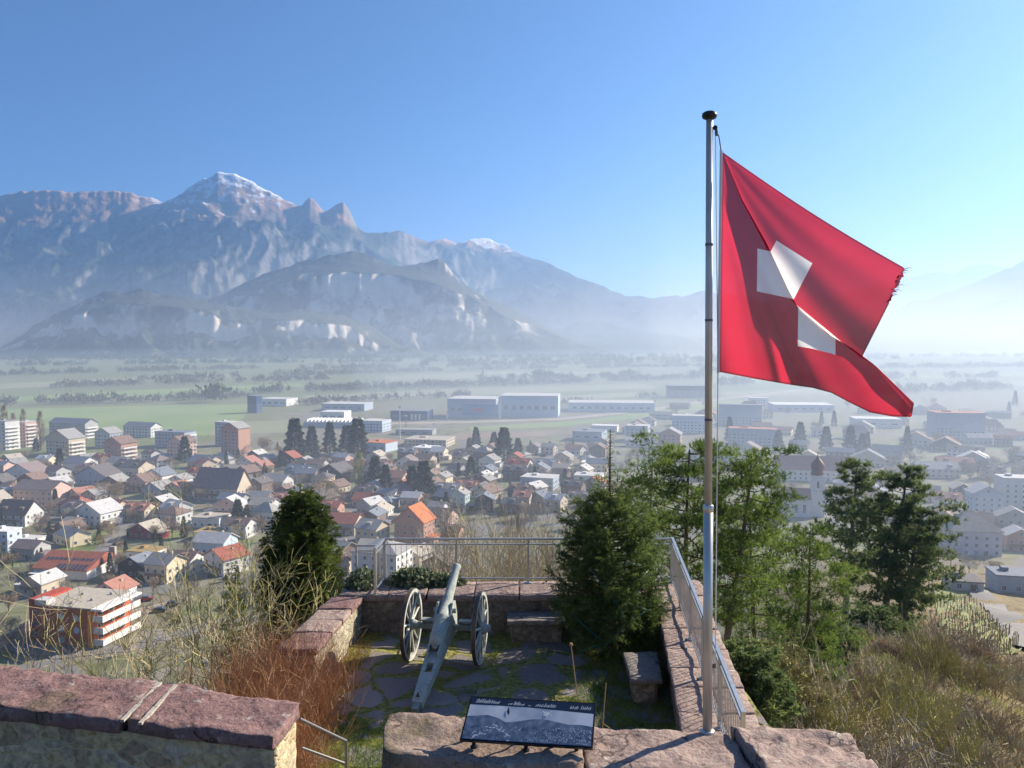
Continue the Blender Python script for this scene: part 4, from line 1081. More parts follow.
pine_at(806, 30, 530, 812, "low bushy pine below the slanting trunk pine on the slope", M=M_pine, crown_from=.08, r=1.75, nb=54, per=175, trunk_r=.12, seed=37, tuft=(.16, .026), top_round=.5)
pine_at(757, 33, 500, 752, "green pine half hidden behind the slanting trunk pine", M=M_pine, crown_from=.12, r=1.8, nb=44, per=150, trunk_r=.12, seed=38, tuft=(.17, .028))
pine_at(850, 84, 461, 857, "grey green pine with bare lower limbs standing alone on the ridge below the church", M=M_pine_d, crown_from=.34, r=3.3, nb=42, per=120, trunk_r=.40, seed=41, tuft=(.38, .075), flat=.7, top_round=.40, bark=M_bark_g, bare=14)
pine_at(886, 74, 470, 908, "tallest dark pine with layered boughs at the right of the slope", M=M_pine_d, crown_from=.18, r=4.0, nb=56, per=110, trunk_r=.33, seed=43, tuft=(.36, .075), flat=.5, top_round=.38)
pine_at(905, 71, 512, 922, "lighter pine leaning against the tallest dark pine", M=M_pine_d, crown_from=.12, r=3.3, nb=46, per=105, trunk_r=.28, seed=45, tuft=(.36, .075), flat=.6, top_round=.45)
b = place(800, 97); bare_tree("bare_tree", b, 13.5, "leafless spreading grey tree in front of the church tower", M_bark_g, seed=51, depth=5, r=.26, spread=.5)
b = place(945, 52); bare_tree("bare_tree", b, 3.6, "small dark leafless tree at the foot of the vineyard", M_twig_b, seed=53, depth=4, r=.07)
b = place(770, 22); bare_tree("bare_tree", b, 3.0, "spindly pale leafless sapling below the railing on the slope", M_twig, seed=55, depth=4, r=.035)

# --- leafless tops beyond the far railing
GB = "leafless trees below the far railing"
for i, (px, y, py_top, nm) in enumerate([(462, 27, 512, "leftmost"), (487, 30, 497, "second from the left"), (512, 28, 487, "middle"), (538, 31, 492, "fourth from the left"), (560, 29, 500, "rightmost"), (448, 33, 520, "far left"), (525, 33, 490, "rear middle"), (575, 33, 505, "far right"), (500, 36, 500, "rear"), (545, 37, 505, "rear right")]):
    x = (px-CX)/FOC*y; zb = max(62, terrain(x, y)); top = at_y(px, py_top, y)
    bare_tree("bare_tree", (x, y, terrain(x, y)-.2), top.z-terrain(x, y), "pale leafless tree below the far railing, %s of the thicket" % nm, M_twig_g if i % 2 else M_twig, seed=60+i, depth=5, r=.10, spread=.52, n=(3, 4), group=GB, frac=.42, up=.22)

# --- red brown thicket behind the left wall and the pale shrubs beyond it
def thicket(name, pts, n, hmin, hmax, label, M, cat="shrub", r=.0042, spread=.30, seed=7, curve=.32):
    g = np.random.default_rng(seed); mb = MB()
    for k in range(n):
        a, b_ = pts; u, v = g.uniform(0, 1), g.uniform(0, 1)
        x = lerp(a[0], b_[0], u); y = lerp(a[1], b_[1], v); z = 78.7
        h = g.uniform(hmin, hmax)*(1-.25*abs(2*u-1)); d = nrm_(np.array([g.normal(0, spread), g.normal(0, spread), 1]))
        p = np.array([x, y, z]); q = p + d*h*.5; w = q + nrm_(d + np.array([g.normal(0, curve), g.normal(0, curve), 0]))*h*.5
        mb.tube([p, q, w], [r, r*.8, r*.3], 3, cap=False)
        for j in range(3):
            t = g.uniform(.35, .95); s = p + (w-p)*t; e2 = s + nrm_(d+g.normal(0, .5, 3))*h*g.uniform(.10, .25); mb.tube([s, e2], [r*.6, r*.3], 3, cap=False)
    o = mb.build(name, M); tag(o, label, cat); return o
thicket("red_twig_shrub", ((-4.7, 9.5), (-2.8, 13.7)), 3600, .7, 1.85, "rust red twiggy shrub filling the gap behind the near left wall", M_twig_r, seed=71)
thicket("red_twig_shrub", ((-3.1, 9.3), (-2.55, 11.2)), 300, .5, 1.0, "lower rust red twigs leaning over the stair gap and pipe handrail", M_twig_r, seed=72)
SH = [(235, 17.5, 545, 2.0, M_twig_o, "tall yellow green broom bush with long pale stalks left of the dark conifer", 16),
      (205, 15.5, 590, 2.2, M_twig, "pale straw coloured bare shrub behind the rust red twigs", 6),
      (170, 17.5, 600, 2.2, M_twig_b, "grey brown bare shrub left of the pale straw coloured one", 6),
      (252, 15.0, 600, 1.6, M_twig, "bare pale shrub with arching stems in front of the dark conifer", 8),
      (75, 14.0, 572, 1.8, M_twig, "tall thin leafless shrub in front of the orange apartment block", 4),
      (30, 13.5, 620, 2.0, M_twig_b, "low bare brown shrub above the left wall end", 4),
      (115, 15.5, 608, 1.8, M_twig_o, "bare olive shrub right of the orange apartment block foot", 5),
      (262, 24.0, 590, 2.4, M_twig_b, "dull brown leafless bush left behind the dark conifer", 30)]
for i, (px, y, pyt, w, M, lab, st) in enumerate(SH):
    x = (px-CX)/FOC*y; zb = terrain(x, y); top = at_y(px, pyt, y); h = top.z-zb
    shrub("bare_shrub", (x, y, zb), h*1.1, w*1.3, lab, M, stems=st, depth=4, seed=80+i, r=.022, spread=.62, up=.16, minr=.0042)
# small spruce tips among them
b = at_y(232, 575, 18.5); fir_tree("young_spruce", (b.x, b.y, 76.2), 3.6, .55, "narrow young olive spruce among the bare shrubs on the left", "tree", M_yew, nb=70, twigs=12, nd=22, droop=.2, blade=(.07, .02), trunk_r=.04, seed=91)

# --- ivy on the far left corner
def ivy(name, label, boxes, n, M):
    P = []; D = []
    for (x0, x1, y0, y1, z0, z1, w) in boxes:
        m = int(n*w); c = np.array([(x0+x1)/2, (y0+y1)/2, z0]); s = np.array([(x1-x0)/2, (y1-y0)/2, z1-z0])
        d = rand_dirs(m); d[:, 2] = abs(d[:, 2]); rad = rng.uniform(.75, 1.02, m)[:, None]
        P.append(c + d*s*rad); D.append(nrm_(d*.7 + rand_dirs(m)))
    V, F = blades(np.concatenate(P), np.concatenate(D), rng.uniform(.06, .11, sum(map(len, P))), .07, quad=True)
    o = link(name, np_mesh(name, V, F, M)); tag(o, label, "ivy"); return o
M_ivy = leaf_mat("ivy_leaves", (.05,.085,.03), (.30,.33,.20), 9, .2, .4)
ivy("ivy", "clump of pale edged ivy on the far wall around the railing's left corner", [(-3.6, -2.75, 16.3, 17.5, ZT-.35, ZT+.30, .5), (-2.7, -1.55, 16.55, 17.35, ZT-.08, ZT+.30, .5), (-2.0, -1.0, 16.7, 17.3, ZT-.05, ZT+.16, .25)], 3600, M_ivy)

# --- dead stalks in the courtyard
M_stalk = mat("dry_brown_stalk", (.28,.20,.10), .9)
for i, (p0, p1, lab) in enumerate([((581, 694), (571, 645), "tall dead flower stalk in the bright grass patch behind the picture panel"),
                               ((592, 724), (606, 683), "forked dead stalk right of the picture panel"),]):
    y = 11.6 if i == 0 else 9.6
    a, b = at_y(*p0, y), at_y(*p1, y); a.z = ZF
    mb = MB().tube([a, lerp(a, b, .5)+Vector((.02, 0, 0)), b], [.010, .008, .006], 5)
    if i == 0: mb.lathe([(.004, -.02), (.03, 0), (.018, .03)], 8, b)
    else:
        c = at_y(597, 698, y); mb.tube([lerp(a, b, .62), lerp(a, b, .7)+Vector((.10, 0, -.02)), c+Vector((.05, 0, -.3))], [.008, .007, .006], 5)
    o = mb.build("dead_stalk", M_stalk); tag(o, lab, "plant stalk")

# --- grass in the courtyard
M_grass = leaf_mat("green_grass", (.11,.18,.03), (.24,.29,.07), 2.5, .45)
M_moss = leaf_mat("yellow_moss_grass", (.26,.23,.04), (.42,.34,.08), 3, .35)
def grass(name, n, xr, yr_, keep, hgt, w, M, zf=None, label=None):
    x = rng.uniform(*xr, n); y = rng.uniform(*yr_, n)
    k = np.array([keep(a, b) for a, b in zip(x, y)]); x, y = x[k], y[k]; m = len(x)
    z = np.array([zf(a, b) for a, b in zip(x, y)]) if zf else np.full(m, ZF)
    D = nrm_(rng.normal(0, .45, (m, 3))*np.array([1, 1, .3]) + np.array([0, 0, 1]))
    V, F = blades(np.stack([x, y, z], 1), D, rng.uniform(*hgt, m), w)
    o = link(name, np_mesh(name, V, F, M)); tag(o, kind="stuff"); return o
def lawn(x, y):
    n = .5*mnoise.noise((x*1.3, y*1.3, 4)) + .3*mnoise.noise((x*4, y*4, 9))
    if x > .9 + (y-12)*.12 + n*.8: return True
    if y < 12.3 + n*1.2 and x < -.9: return True
    if math.hypot((x-.75)/.75, (y-11.2)/.75) < 1+n: return True
    return n > .33
grass("courtyard_grass", 60000, (-3.0, 3.0), (9.0, 16.1), lawn, (.04, .11), .012, M_grass)
grass("wall_foot_moss", 9000, (-3.3, -2.2), (12.2, 16.1), lambda x, y: x < -2.72 - (16.2-y)*.07 + .25*mnoise.noise((x*2, y*2, 3)), (.03, .09), .018, M_moss)

# --- dry slope: tufts, brambles and single shrubs
M_dry = mat("dry_slope_grass", (.36,.28,.14), .9, var=(.58,.49,.29), scale=.35, translucent=.3, detail=6)
M_dryg = mat("olive_slope_weeds", (.17,.20,.055), .9, var=(.36,.37,.13), scale=.3, translucent=.3, detail=6)
M_bram = mat("brown_brambles", (.26,.205,.13), .9, var=(.46,.38,.25), scale=.4, detail=6)
def slope_stuff(name, n, M, h, w, seed, thr, lift=1.0, spread=.55, near=9, far=105):
    g = np.random.default_rng(seed); P = []; D = []; L_ = []; W = []
    tries = 0
    while len(P) < n and tries < n*12:
        tries += 1
        d = math.exp(g.uniform(math.log(near), math.log(far))); px = g.uniform(690, 1090); x = (px-CX)/FOC*d; y = d
        if hill_r(x, y) < .25 or (x < 4.3 and y < 17.5): continue
        if mnoise.noise((x/4.5, y/4.5, seed)) + .5*mnoise.noise((x/1.7, y/1.7, seed+3)) < thr: continue
        if d > 70 and px > 930: continue
        z = terrain(x, y); s = max(1, d/28)
        cl = int(g.integers(6, 13)); dd = nrm_(np.array([g.normal(0, .3), g.normal(0, .3), 1]))
        for c in range(cl):
            P.append((x+g.normal(0, .12*s), y+g.normal(0, .12*s), z-.03)); D.append(dd + g.normal(0, spread, 3)*np.array([1, 1, .5])); L_.append(h*s**.55*g.uniform(.5, 1.4)); W.append(w*s)
    V, F = blades(P, D, np.array(L_), np.array(W)); o = link(name, np_mesh(name, V, F, M)); tag(o, kind="stuff"); return o
slope_stuff("dry_slope_grass", 70000, M_dry, .30, .022, 3, .02)
slope_stuff("slope_weeds", 65000, M_dryg, .28, .03, 8, .0)
slope_stuff("slope_brambles", 80000, M_bram, .85, .016, 14, .02, spread=.95)
GS = "leafless shrubs dotted over the dry slope"
kinds = [(M_twig_b, "brown leafless shrub on the dry slope, dull and low"), (M_twig, "straw coloured leafless shrub on the dry slope"), (M_twig_o, "olive green shrub on the dry slope"), (M_twig_g, "grey leafless shrub on the dry slope")]
protos = []
for i, (M, lab) in enumerate(kinds):
    for j in range(2):
        protos.append((shrub("slope_shrub", (0, 0, 0), 1.7, 1.5, lab, M, stems=26, depth=3, seed=120+i*3+j, r=.018, group=GS, spread=.5, up=.2, minr=.007), []))
g = np.random.default_rng(77); used = set(); cnt = 0; tries = 0
while cnt < 190 and tries < 4000:
    tries += 1
    d = math.exp(g.uniform(math.log(11), math.log(92))); px = g.uniform(745, 1060); x = (px-CX)/FOC*d
    if hill_r(x, d) < 2 or (d > 66 and px > 915): continue
    z = terrain(x, d); k = int(g.integers(0, len(protos))); pr = protos[k][0]
    o = pr if k not in used else copy_tree(pr)
    used.add(k); s = g.uniform(.5, 1.15)*(1+d/70); o.location = (x, d, z-.1); o.scale = (s*g.uniform(.8, 1.3), s*g.uniform(.8, 1.3), s*g.uniform(.6, 1.05)); o.rotation_euler = (0, 0, g.uniform(0, 6.28)); cnt += 1
GB2 = "low leafy bushes on the dry slope"
bush_p = []
for i, (a_, b_, lab) in enumerate([((.14,.155,.05), (.30,.30,.11), "low olive green bush on the dry slope"), ((.30,.235,.13), (.50,.42,.26), "low straw coloured bush on the dry slope"), ((.17,.12,.075), (.30,.23,.15), "low dark brown bush on the dry slope"), ((.16,.17,.11), (.34,.33,.23), "low grey green bush on the dry slope")]):
    Mb = leaf_mat("slope_bush_leaves_%s" % lab.split()[1], a_, b_, 1.3, .3)
    n = 1500; d_ = rand_dirs(n); d_[:, 2] = abs(d_[:, 2]); lump = .72 + .35*np.sin(d_[:, :1]*6+i)*np.cos(d_[:, 1:2]*5)
    P_ = d_*np.array([.75, .75, .9])*lump*rng.uniform(.35, 1, n)[:, None]**.5
    V, F = blades(P_, d_*.6 + np.array([0,0,.6]) + rng.normal(0, .5, (n, 3)), rng.uniform(.10, .26, n), .05, quad=True)
    o = link("slope_bush", np_mesh("slope_bush", V, F, Mb)); tag(o, lab, "bush", GB2); bush_p.append(o)
g = np.random.default_rng(99); cnt = 0; used = set(); tries = 0
while cnt < 130 and tries < 5000:
    tries += 1
    d = math.exp(g.uniform(math.log(12), math.log(98))); px = g.uniform(735, 1060); x = (px-CX)/FOC*d
    if hill_r(x, d) < 2.2 or (d > 66 and px > 915) or mnoise.noise((x/9, d/9, 2.2)) < -.12: continue
    k = int(g.integers(0, 4)); o = bush_p[k] if k not in used else bush_p[k].copy()
    if k in used: COL.objects.link(o)
    used.add(k); s_ = g.uniform(.5, 1.25)*(1+d/80); o.location = (x, d, terrain(x, d)-.12); o.scale = (s_*g.uniform(.8, 1.5), s_*g.uniform(.8, 1.5), s_*g.uniform(.55, 1.0)); o.rotation_euler = (0, 0, g.uniform(0, 6.28)); cnt += 1
# evergreen scrub on the slope just below the right wall
for i, (px, y, h, lab) in enumerate([(748, 14.5, 1.5, "small ivy clad evergreen bush just right of the railing"), (775, 19, 2.2, "grey green bush below the low bushy pine"), (835, 38, 2.6, "dark evergreen scrub right of the low bushy pine"), (880, 60, 5.0, "dense evergreen thicket at the foot of the tallest pine"), (905, 62, 4.2, "rounded evergreen bush right at the tallest pine foot")]):
    b = place(px, y); fir_tree("evergreen_bush", b, h, h*.55, lab, "bush", M_pine_d if i != 1 else M_twig_o, nb=70, twigs=14, nd=24, prof=lambda f: (1-f*f)**.5, droop=-.3, blade=(.09+y*.0022, .022+y*.0008), trunk_r=.04, seed=140+i)
# ------------------------------------------------------------------ the town in the valley
PAL = {'white': (.74,.72,.68), 'cream': (.70,.60,.42), 'grey': (.40,.40,.40), 'pale grey': (.58,.58,.57), 'blue grey': (.36,.42,.50), 'pink': (.60,.42,.36), 'salmon': (.47,.27,.20),
       'beige': (.55,.47,.36), 'orange': (.44,.12,.055), 'yellow': (.72,.40,.10), 'dark brown': (.055,.042,.035), 'pale blue': (.50,.58,.68), 'teal': (.42,.54,.54), 'dark red': (.26,.045,.05), 'dark blue': (.02,.055,.15), 'lilac': (.60,.58,.66), 'brown': (.20,.135,.10)}
ROOF = {'red': (.36,.12,.08), 'orange': (.52,.17,.06), 'brown': (.23,.155,.125), 'dark': (.145,.132,.13), 'grey': (.33,.32,.315), 'pale': (.56,.55,.54), 'slate': (.20,.225,.27), 'purple': (.25,.195,.19), 'beige': (.46,.41,.34), 'mustard': (.36,.25,.10), 'white': (.72,.72,.71), 'pink': (.42,.20,.15), 'green': (.13,.17,.07)}
for k, c in PAL.items(): PAL[k] = (k, mat("wall_" + k.replace(' ', '_'), c, .9, var=tuple(x*.88 for x in c), scale=.5))
for k, c in ROOF.items(): ROOF[k] = (k, mat("roof_" + k.replace(' ', '_'), c, .85, var=tuple(x*.78 for x in c), scale=.8, bump=.3, bscale=6))
M_glass = mat("window_glass", (.045,.06,.08), .12, spec=.6); M_wframe = mat("window_frame_white", (.62,.61,.59), .6)
M_wood = mat("brown_timber", (.17,.10,.06), .8, var=(.24,.15,.09), scale=2); M_door = mat("brown_door", (.14,.08,.05), .6); M_balc = mat("balcony_white", (.70,.68,.64), .8); M_chim = mat("chimney_render", (.42,.36,.31), .9)
def window_mesh(w, h):
    m = MB(); m.box(-w/2, w/2, -.05, .10, -h/2, h/2, 0); m.box(-w/2+.09, -.03, -.056, -.045, -h/2+.09, h/2-.09, 1); m.box(.03, w/2-.09, -.056, -.045, -h/2+.09, h/2-.09, 1)
    return m.mesh("window", [M_wframe, M_glass])
WIN = window_mesh(1.2, 1.35); WINW = window_mesh(2.0, 1.35)
DOOR = MB().box(-.55, .55, -.05, .05, 0, 2.1).mesh("door", M_door)
ALL = []         # (object, label, px, py, nick)
def add_windows(e, w, d, h, gable_h=0, faces=('f', 'r', 'l'), maxn=60, big=False, ridge='x'):
    fl = max(1, int(h/2.65)); n = 0
    for f in faces:
        L_ = w if f == 'f' else d
        k = max(1, int(L_/3.1))
        for r_ in range(fl):
            for i in range(k):
                if n >= maxn: return
                u = (i+.5)/k*L_ - L_/2; z = 1.55 + r_*2.65
                if z > h-.8: continue
                o = link("window", WINW if (big and i % 2) else WIN, e); n += 1
                if f == 'f': o.location = (u, -d/2-.02, z)
                elif f == 'r': o.location = (w/2+.02, u, z); o.rotation_euler = (0, 0, math.pi/2)
                else: o.location = (-w/2-.02, u, z); o.rotation_euler = (0, 0, -math.pi/2)
    if gable_h > 2.2 and ridge == 'y':
        o = link("window", WIN, e); o.location = (0, -d/2-.02, h+gable_h*.32)
def house(px, py, wpx, hpx, typ, rot, wall, roof, label, nick=None, depth=None, roofh=None, ridge='x', cat='house', name=None, win=True, group=None, over=.6, balc=False, pt=None, wm=None, hm=None, chim=True):
    p = pt or ground(px, py); k = p.y/FOC
    w = wm or wpx*k; h = hm or hpx*k
    w = max(4, w); h = max(2.3, h); d = depth or max(7.5, min(14, w*.8))
    # the picture point is the foot of the near face: move the centre back by half the depth
    c = Vector((p.x, p.y, 0)) + Vector((p.x, p.y, 0)).normalized()*d*.5
    z0 = min(terrain(c.x, c.y), p.z)
    e = empty(name or ("house" if cat == 'house' else cat.replace(' ', '_')), (c.x, c.y, z0), R(rot) - math.atan2(c.x, c.y)*0)
    wm_, rm = PAL[wall][1], ROOF[roof][1]
    far = p.y > 520
    b = MB(); hw, hd = w/2, d/2
    if typ == 'flat':
        b.box(-hw, hw, -hd, hd, -1.5, h); b.build("wall", wm_, e)
        r = MB(); r.box(-hw-.25, hw+.25, -hd-.25, hd+.25, h+.003, h+.35)
        if p.y < 700: r.box(-hw*.5, -hw*.2, 0, hd*.5, h+.35, h+1.3)
        r.build("roof", rm, e)
    else:
        if ridge == 'x': rh = roofh or d*.26
        else: rh = roofh or w*.26
        if typ == 'hip':
            b.box(-hw, hw, -hd, hd, -1.5, h); b.build("wall", wm_, e)
            o_ = over; x, y = hw+o_, hd+o_; rl = max(0.3, x-y) if x > y else .3
            vs = [(-x,-y,h),(x,-y,h),(x,y,h),(-x,y,h),(-rl,0,h+rh),(rl,0,h+rh),(-x,-y,h-.22),(x,-y,h-.22),(x,y,h-.22),(-x,y,h-.22)]
            fs = [(0,1,5,4),(1,2,5),(2,3,4,5),(3,0,4),(6,7,1,0),(7,8,2,1),(8,9,3,2),(9,6,0,3),(9,8,7,6)]
            rf = MB().add(vs, fs).build("roof", rm, e)
        else:
            sw = (lambda q: q) if ridge == 'x' else (lambda q: (-q[1], q[0], q[2]))
            A, B = (hw, hd) if ridge == 'x' else (hd, hw)
            vs = [(-A,-B,-1.5),(A,-B,-1.5),(A,B,-1.5),(-A,B,-1.5),(-A,-B,h),(A,-B,h),(A,B,h),(-A,B,h),(-A,0,h+rh),(A,0,h+rh)]
            fs = [(0,1,5,4),(2,3,7,6),(1,2,6,9,5),(3,0,4,8,7),(3,2,1,0)]
            b.add([sw(v) for v in vs], fs); b.build("wall", wm_, e, fix=True)
            o_ = over; sl = rh/B; r = MB()
            for s in (-1, 1):
                q = [(-A-o_, s*(B+o_), h-sl*o_), (A+o_, s*(B+o_), h-sl*o_), (A+o_, 0, h+rh), (-A-o_, 0, h+rh)]
                vv = [(x, y, z+.30) for x, y, z in q] + [(x, y, z+.06) for x, y, z in q]
                r.add([sw(v) for v in vv], [(0,1,2,3),(7,6,5,4),(0,4,5,1),(1,5,6,2),(3,2,6,7),(0,3,7,4)])
            rf = r.build("roof", rm, e, fix=True)
        if chim:
            cx, cy = hw*.35, hd*.25; cz = h + rh*(.75 if ridge == 'x' else .45)
            MB().box(cx-.35, cx+.35, cy-.35, cy+.35, cz-.6-rh*.2, cz+1.3).build("chimney", M_chim, rf)
    if typ == 'gable' and p.y < 640 and cat == 'house':
        hsh = math.sin(px*12.9898+py*78.233)*43758.5453; hsh -= math.floor(hsh)
        if hsh < .45:
            sx = 1 if hsh < .25 else -1; aw = 3.2 + hsh*4
            a_ = MB().box(min(sx*hw, sx*(hw+aw)), max(sx*hw, sx*(hw+aw)), -hd*.7, hd*.4, -1.5, 2.7).build("annex", wm_, e); a_.location.x = sx*.004
            MB().box(min(sx*hw, sx*(hw+aw+.3)), max(sx*hw, sx*(hw+aw+.3)), -hd*.7-.3, hd*.4+.3, 2.703, 2.95).build("annex_roof", rm, a_)
        if hsh > .55 and ridge == 'x':
            for q_ in ((-.25, .3) if w > 11 else (0.05,)):
                m_ = MB(); m_.box(q_*w-.9, q_*w+.9, -hd*.72, -hd*.1, h+rh*.30, h+rh*.30+1.35); m_.box(q_*w-1.1, q_*w+1.1, -hd*.80, -hd*.05, h+rh*.30+1.353, h+rh*.30+1.5); m_.build("dormer", rm, rf)
        if .2 < hsh < .8 and p.y < 450 and h > 4.4:
            m_ = MB(); m_.box(-hw*.8, hw*.8, -hd-1.2, -hd-.003, 2.5, 2.66); m_.box(-hw*.8, hw*.8, -hd-1.2, -hd-1.12, 2.66, 3.45); m_.build("balcony", M_wood, e)
    if win and not far:
        add_windows(e, w, d, h, 0 if typ == 'flat' else (roofh or w*.26), ridge=ridge, maxn=44 if p.y < 400 else 26)
        o = link("door", DOOR, e); o.location = (w*.18, -hd-.03, .0)
    elif win and far:
        if cat in ('warehouse', 'store'):
            k_ = max(3, int(w/9))
            for i in range(k_):
                o = link("window", WINW, e); o.location = ((i+.5)/k_*w*.94 - w*.47, -hd-.03, h*.45); o.scale = (w/k_*.26, 1, h*.16)
        else: add_windows(e, w, d, h, maxn=40, big=True, ridge=ridge)
    if balc:
        fl = max(1, int(h/2.8)); side = MB
        for r_ in range(fl):
            z = .25 + r_*2.8
            if z > h-1.2: continue
            m_ = MB(); m_.box(hw+.003, hw+1.5, -hd*.85, hd*.85, z, z+.18); m_.box(hw+1.38, hw+1.5, -hd*.85, hd*.85, z+.18, z+1.1)
            m_.build("balcony", M_balc, e)
            if p.y > 520 and not name: continue
            m_ = MB(); m_.box(-hw*.9, hw*.9, -hd-1.3, -hd-.003, z, z+.18); m_.box(-hw*.9, hw*.9, -hd-1.3, -hd-1.2, z+.18, z+1.0); m_.build("balcony", M_balc, e)
    tag(e, label, cat, group)
    ALL.append([e, label, px, py, nick, (c.x, c.y), max(w, d)*.6])
    return e

H = []
def T(*a, **k): H.append((a, k))
# px, py, width px, wall height px, roof kind, turn, wall, roof, label, nickname
G_AP = "apartment blocks at the edge of the green field"
T(6,450,20,29,'flat',-20,'pale grey','grey',"grey apartment block at the far left edge below the green field","the far left block",cat='apartment block',balc=True,group=G_AP)
T(27,447,17,25,'flat',-25,'pink','pale',"pinkish apartment block with white balconies behind the poplars","the pink balcony block",cat='apartment block',balc=True,group=G_AP)
T(74,438,46,15,'gable',-18,'grey','slate',"long grey apartment block with white end wall facing the green field","the long grey block",cat='apartment block',balc=True,group=G_AP)
T(66,455,32,17,'gable',-22,'beige','grey',"beige apartment block with white side balconies in front of the long grey block","the beige balcony block",cat='apartment block',balc=True,ridge='y',group=G_AP)
T(109,448,20,15,'gable',-20,'blue grey','grey',"blue grey gabled block beside the beige balcony block","the blue grey block",ridge='y',cat='apartment block',group=G_AP)
T(121,461,24,18,'gable',-24,'salmon','brown',"red brown gabled block with white balconies left of the field's middle","the red brown block",ridge='y',cat='apartment block',balc=True,group=G_AP)
T(143,437,34,10,'gable',-18,'pale grey','slate',"long low pale block lying along the green field","the low pale block",cat='apartment block',group=G_AP)
T(176,447,36,15,'flat',-18,'blue grey','slate',"wide blue grey block with dark balconies and white end at the field's edge","the wide blue block",cat='apartment block',balc=True,group=G_AP)
T(182,457,22,15,'gable',-24,'pink','brown',"dull pink gabled block in front of the wide blue block","the dull pink block",ridge='y',cat='apartment block',group=G_AP)
T(236,456,22,28,'gable',-22,'salmon','grey',"tall narrow red brown block at the right end of the green field","the tall red brown block",ridge='y',cat='apartment block',group=G_AP)
T(226,446,16,24,'flat',-22,'blue grey','pale',"pale stepped block behind the tall red brown block","the stepped block",cat='apartment block',group=G_AP)
T(3,477,16,12,'gable',-15,'pink','slate',"pink house with blue slate roof cut by the left edge","the edge house")
T(28,483,36,10,'gable',-12,'white','purple',"wide white chalet with shallow brown gable on the far left","the wide white chalet",ridge='y')
T(80,471,26,8,'gable',-16,'white','slate',"white house with dark blue roof behind the wide chalet","the dark blue roofed house")
T(99,484,38,8,'gable',-14,'blue grey','dark',"broad blue grey house under a dark roof left of the brown tree","the broad dark roofed house",ridge='y')
T(134,475,34,8,'gable',-20,'beige','dark',"house with large brown black roof below the red brown block","the large black roofed house")
T(6,504,20,12,'gable',-12,'pale grey','slate',"pale grey house with sloping slate roof at the left edge","the pale edge house")
T(43,506,44,17,'gable',-10,'pink','purple',"large pink house with dark windows and purple brown roof","the large pink house")
T(20,526,34,12,'gable',-8,'pale grey','brown',"grey white house under a big plain dark brown roof on the left","the big brown roofed house",roofh=5.5)
T(99,526,36,14,'gable',-20,'white','pale',"white chalet with broad gable and two rows of windows above a lawn","the white gabled chalet",ridge='y')
T(74,531,16,8,'gable',-18,'white','beige',"small white outbuilding with beige roof beside the white gabled chalet","the small outbuilding",ridge='x')
T(5,553,24,22,'flat',-10,'pale blue','white',"white and pale blue flat building cut by the left edge","the pale blue building",cat='building')
T(28,549,25,9,'flat',-8,'white','pale',"low bright white flat building beside the pale blue building","the low white building",cat='building')
T(66,510,20,6,'gable',-14,'cream','brown',"small cream house with brown roof between the pink house and chalet","the small cream house")
T(140,578,32,13,'gable',-16,'dark brown','slate',"dark timber chalet with slate blue roof behind the orange block","the dark timber chalet",ridge='y')
T(147,560,30,8,'flat',-14,'white','mustard',"white walled house with flat mustard brown roof behind the dark chalet","the mustard roofed house")
T(148,539,30,8,'gable',-16,'dark red','beige',"dark red house with pale roof right of the grey drive","the dark red house",ridge='y')
T(163,511,24,8,'gable',-18,'dark brown','pale',"dark chalet with bright pale roof in the middle of the left gardens","the pale roofed chalet",ridge='y')
T(159,497,26,8,'gable',-20,'blue grey','grey',"blue grey house with light roof above the pale roofed chalet","the light roofed house",ridge='y')
T(160,484,24,9,'gable',-20,'white','slate',"white house with steep slate roof right of the brown tree","the steep slate house",ridge='y')
T(223,500,50,13,'gable',-14,'beige','purple',"long beige hall under a high purple brown roof","the long beige hall",roofh=9)
T(206,469,28,7,'gable',-24,'beige','slate',"house with blue roof and pale eaves left of the long beige hall","the blue roofed house")
T(212,528,30,10,'flat',-10,'white','beige',"pale flat roofed row house above the mustard roofed row house","the pale row house",cat='row house')
T(213,541,30,8,'flat',-10,'pale grey','mustard',"row house with flat mustard roof between two pale row houses","the mustard row house",cat='row house')
T(216,555,34,13,'gable',-12,'pale blue','pale',"pale blue row house with whitish roof at the front of its row","the pale blue row house",cat='row house')
T(267,526,24,15,'hip',-16,'white','grey',"square white house with grey pyramid roof left of the dark conifer","the square white house",roofh=3.5)
T(290,510,26,10,'gable',-12,'white','pink',"white house with rose red roof behind the dark conifer","the rose roofed house")
T(277,488,26,7,'gable',-16,'pale grey','grey',"low grey roofed house with cream gable end left of centre","the cream gabled house")
T(300,479,24,8,'gable',-22,'blue grey','slate',"blue roofed house with a sunlit cream gable end","the blue cream house")
T(337,480,30,8,'gable',-28,'dark brown','dark',"dark gabled house with pale rake boards left of the pale green tree","the dark raked house",ridge='y')
T(343,535,36,12,'gable',-10,'beige','red',"long beige house with red brown roof right of the dark conifer","the red brown long house")
T(331,515,22,8,'gable',-12,'salmon','red',"small brick house with red roof behind the red brown long house","the small brick house")
T(383,586,50,34,'hip',-18,'white','grey',"white apartment building with grey hipped roof seen through the far railing","the white railing block",cat='apartment block',roofh=3)
T(415,543,33,22,'gable',-20,'salmon','orange',"salmon brick house with bright orange roof and tall front gable","the orange roofed house",ridge='y',roofh=6)
T(438,521,16,14,'gable',-18,'lilac','grey',"narrow lilac white house with rows of windows behind the orange roofed house","the lilac house")
T(388,501,20,7,'gable',-16,'white','grey',"white house with grey roof left behind the orange roofed house","the white grey house")
T(404,499,20,9,'gable',-16,'white','purple',"white walled house with dull purple roof beside the dark spruce pair","the dull purple house")
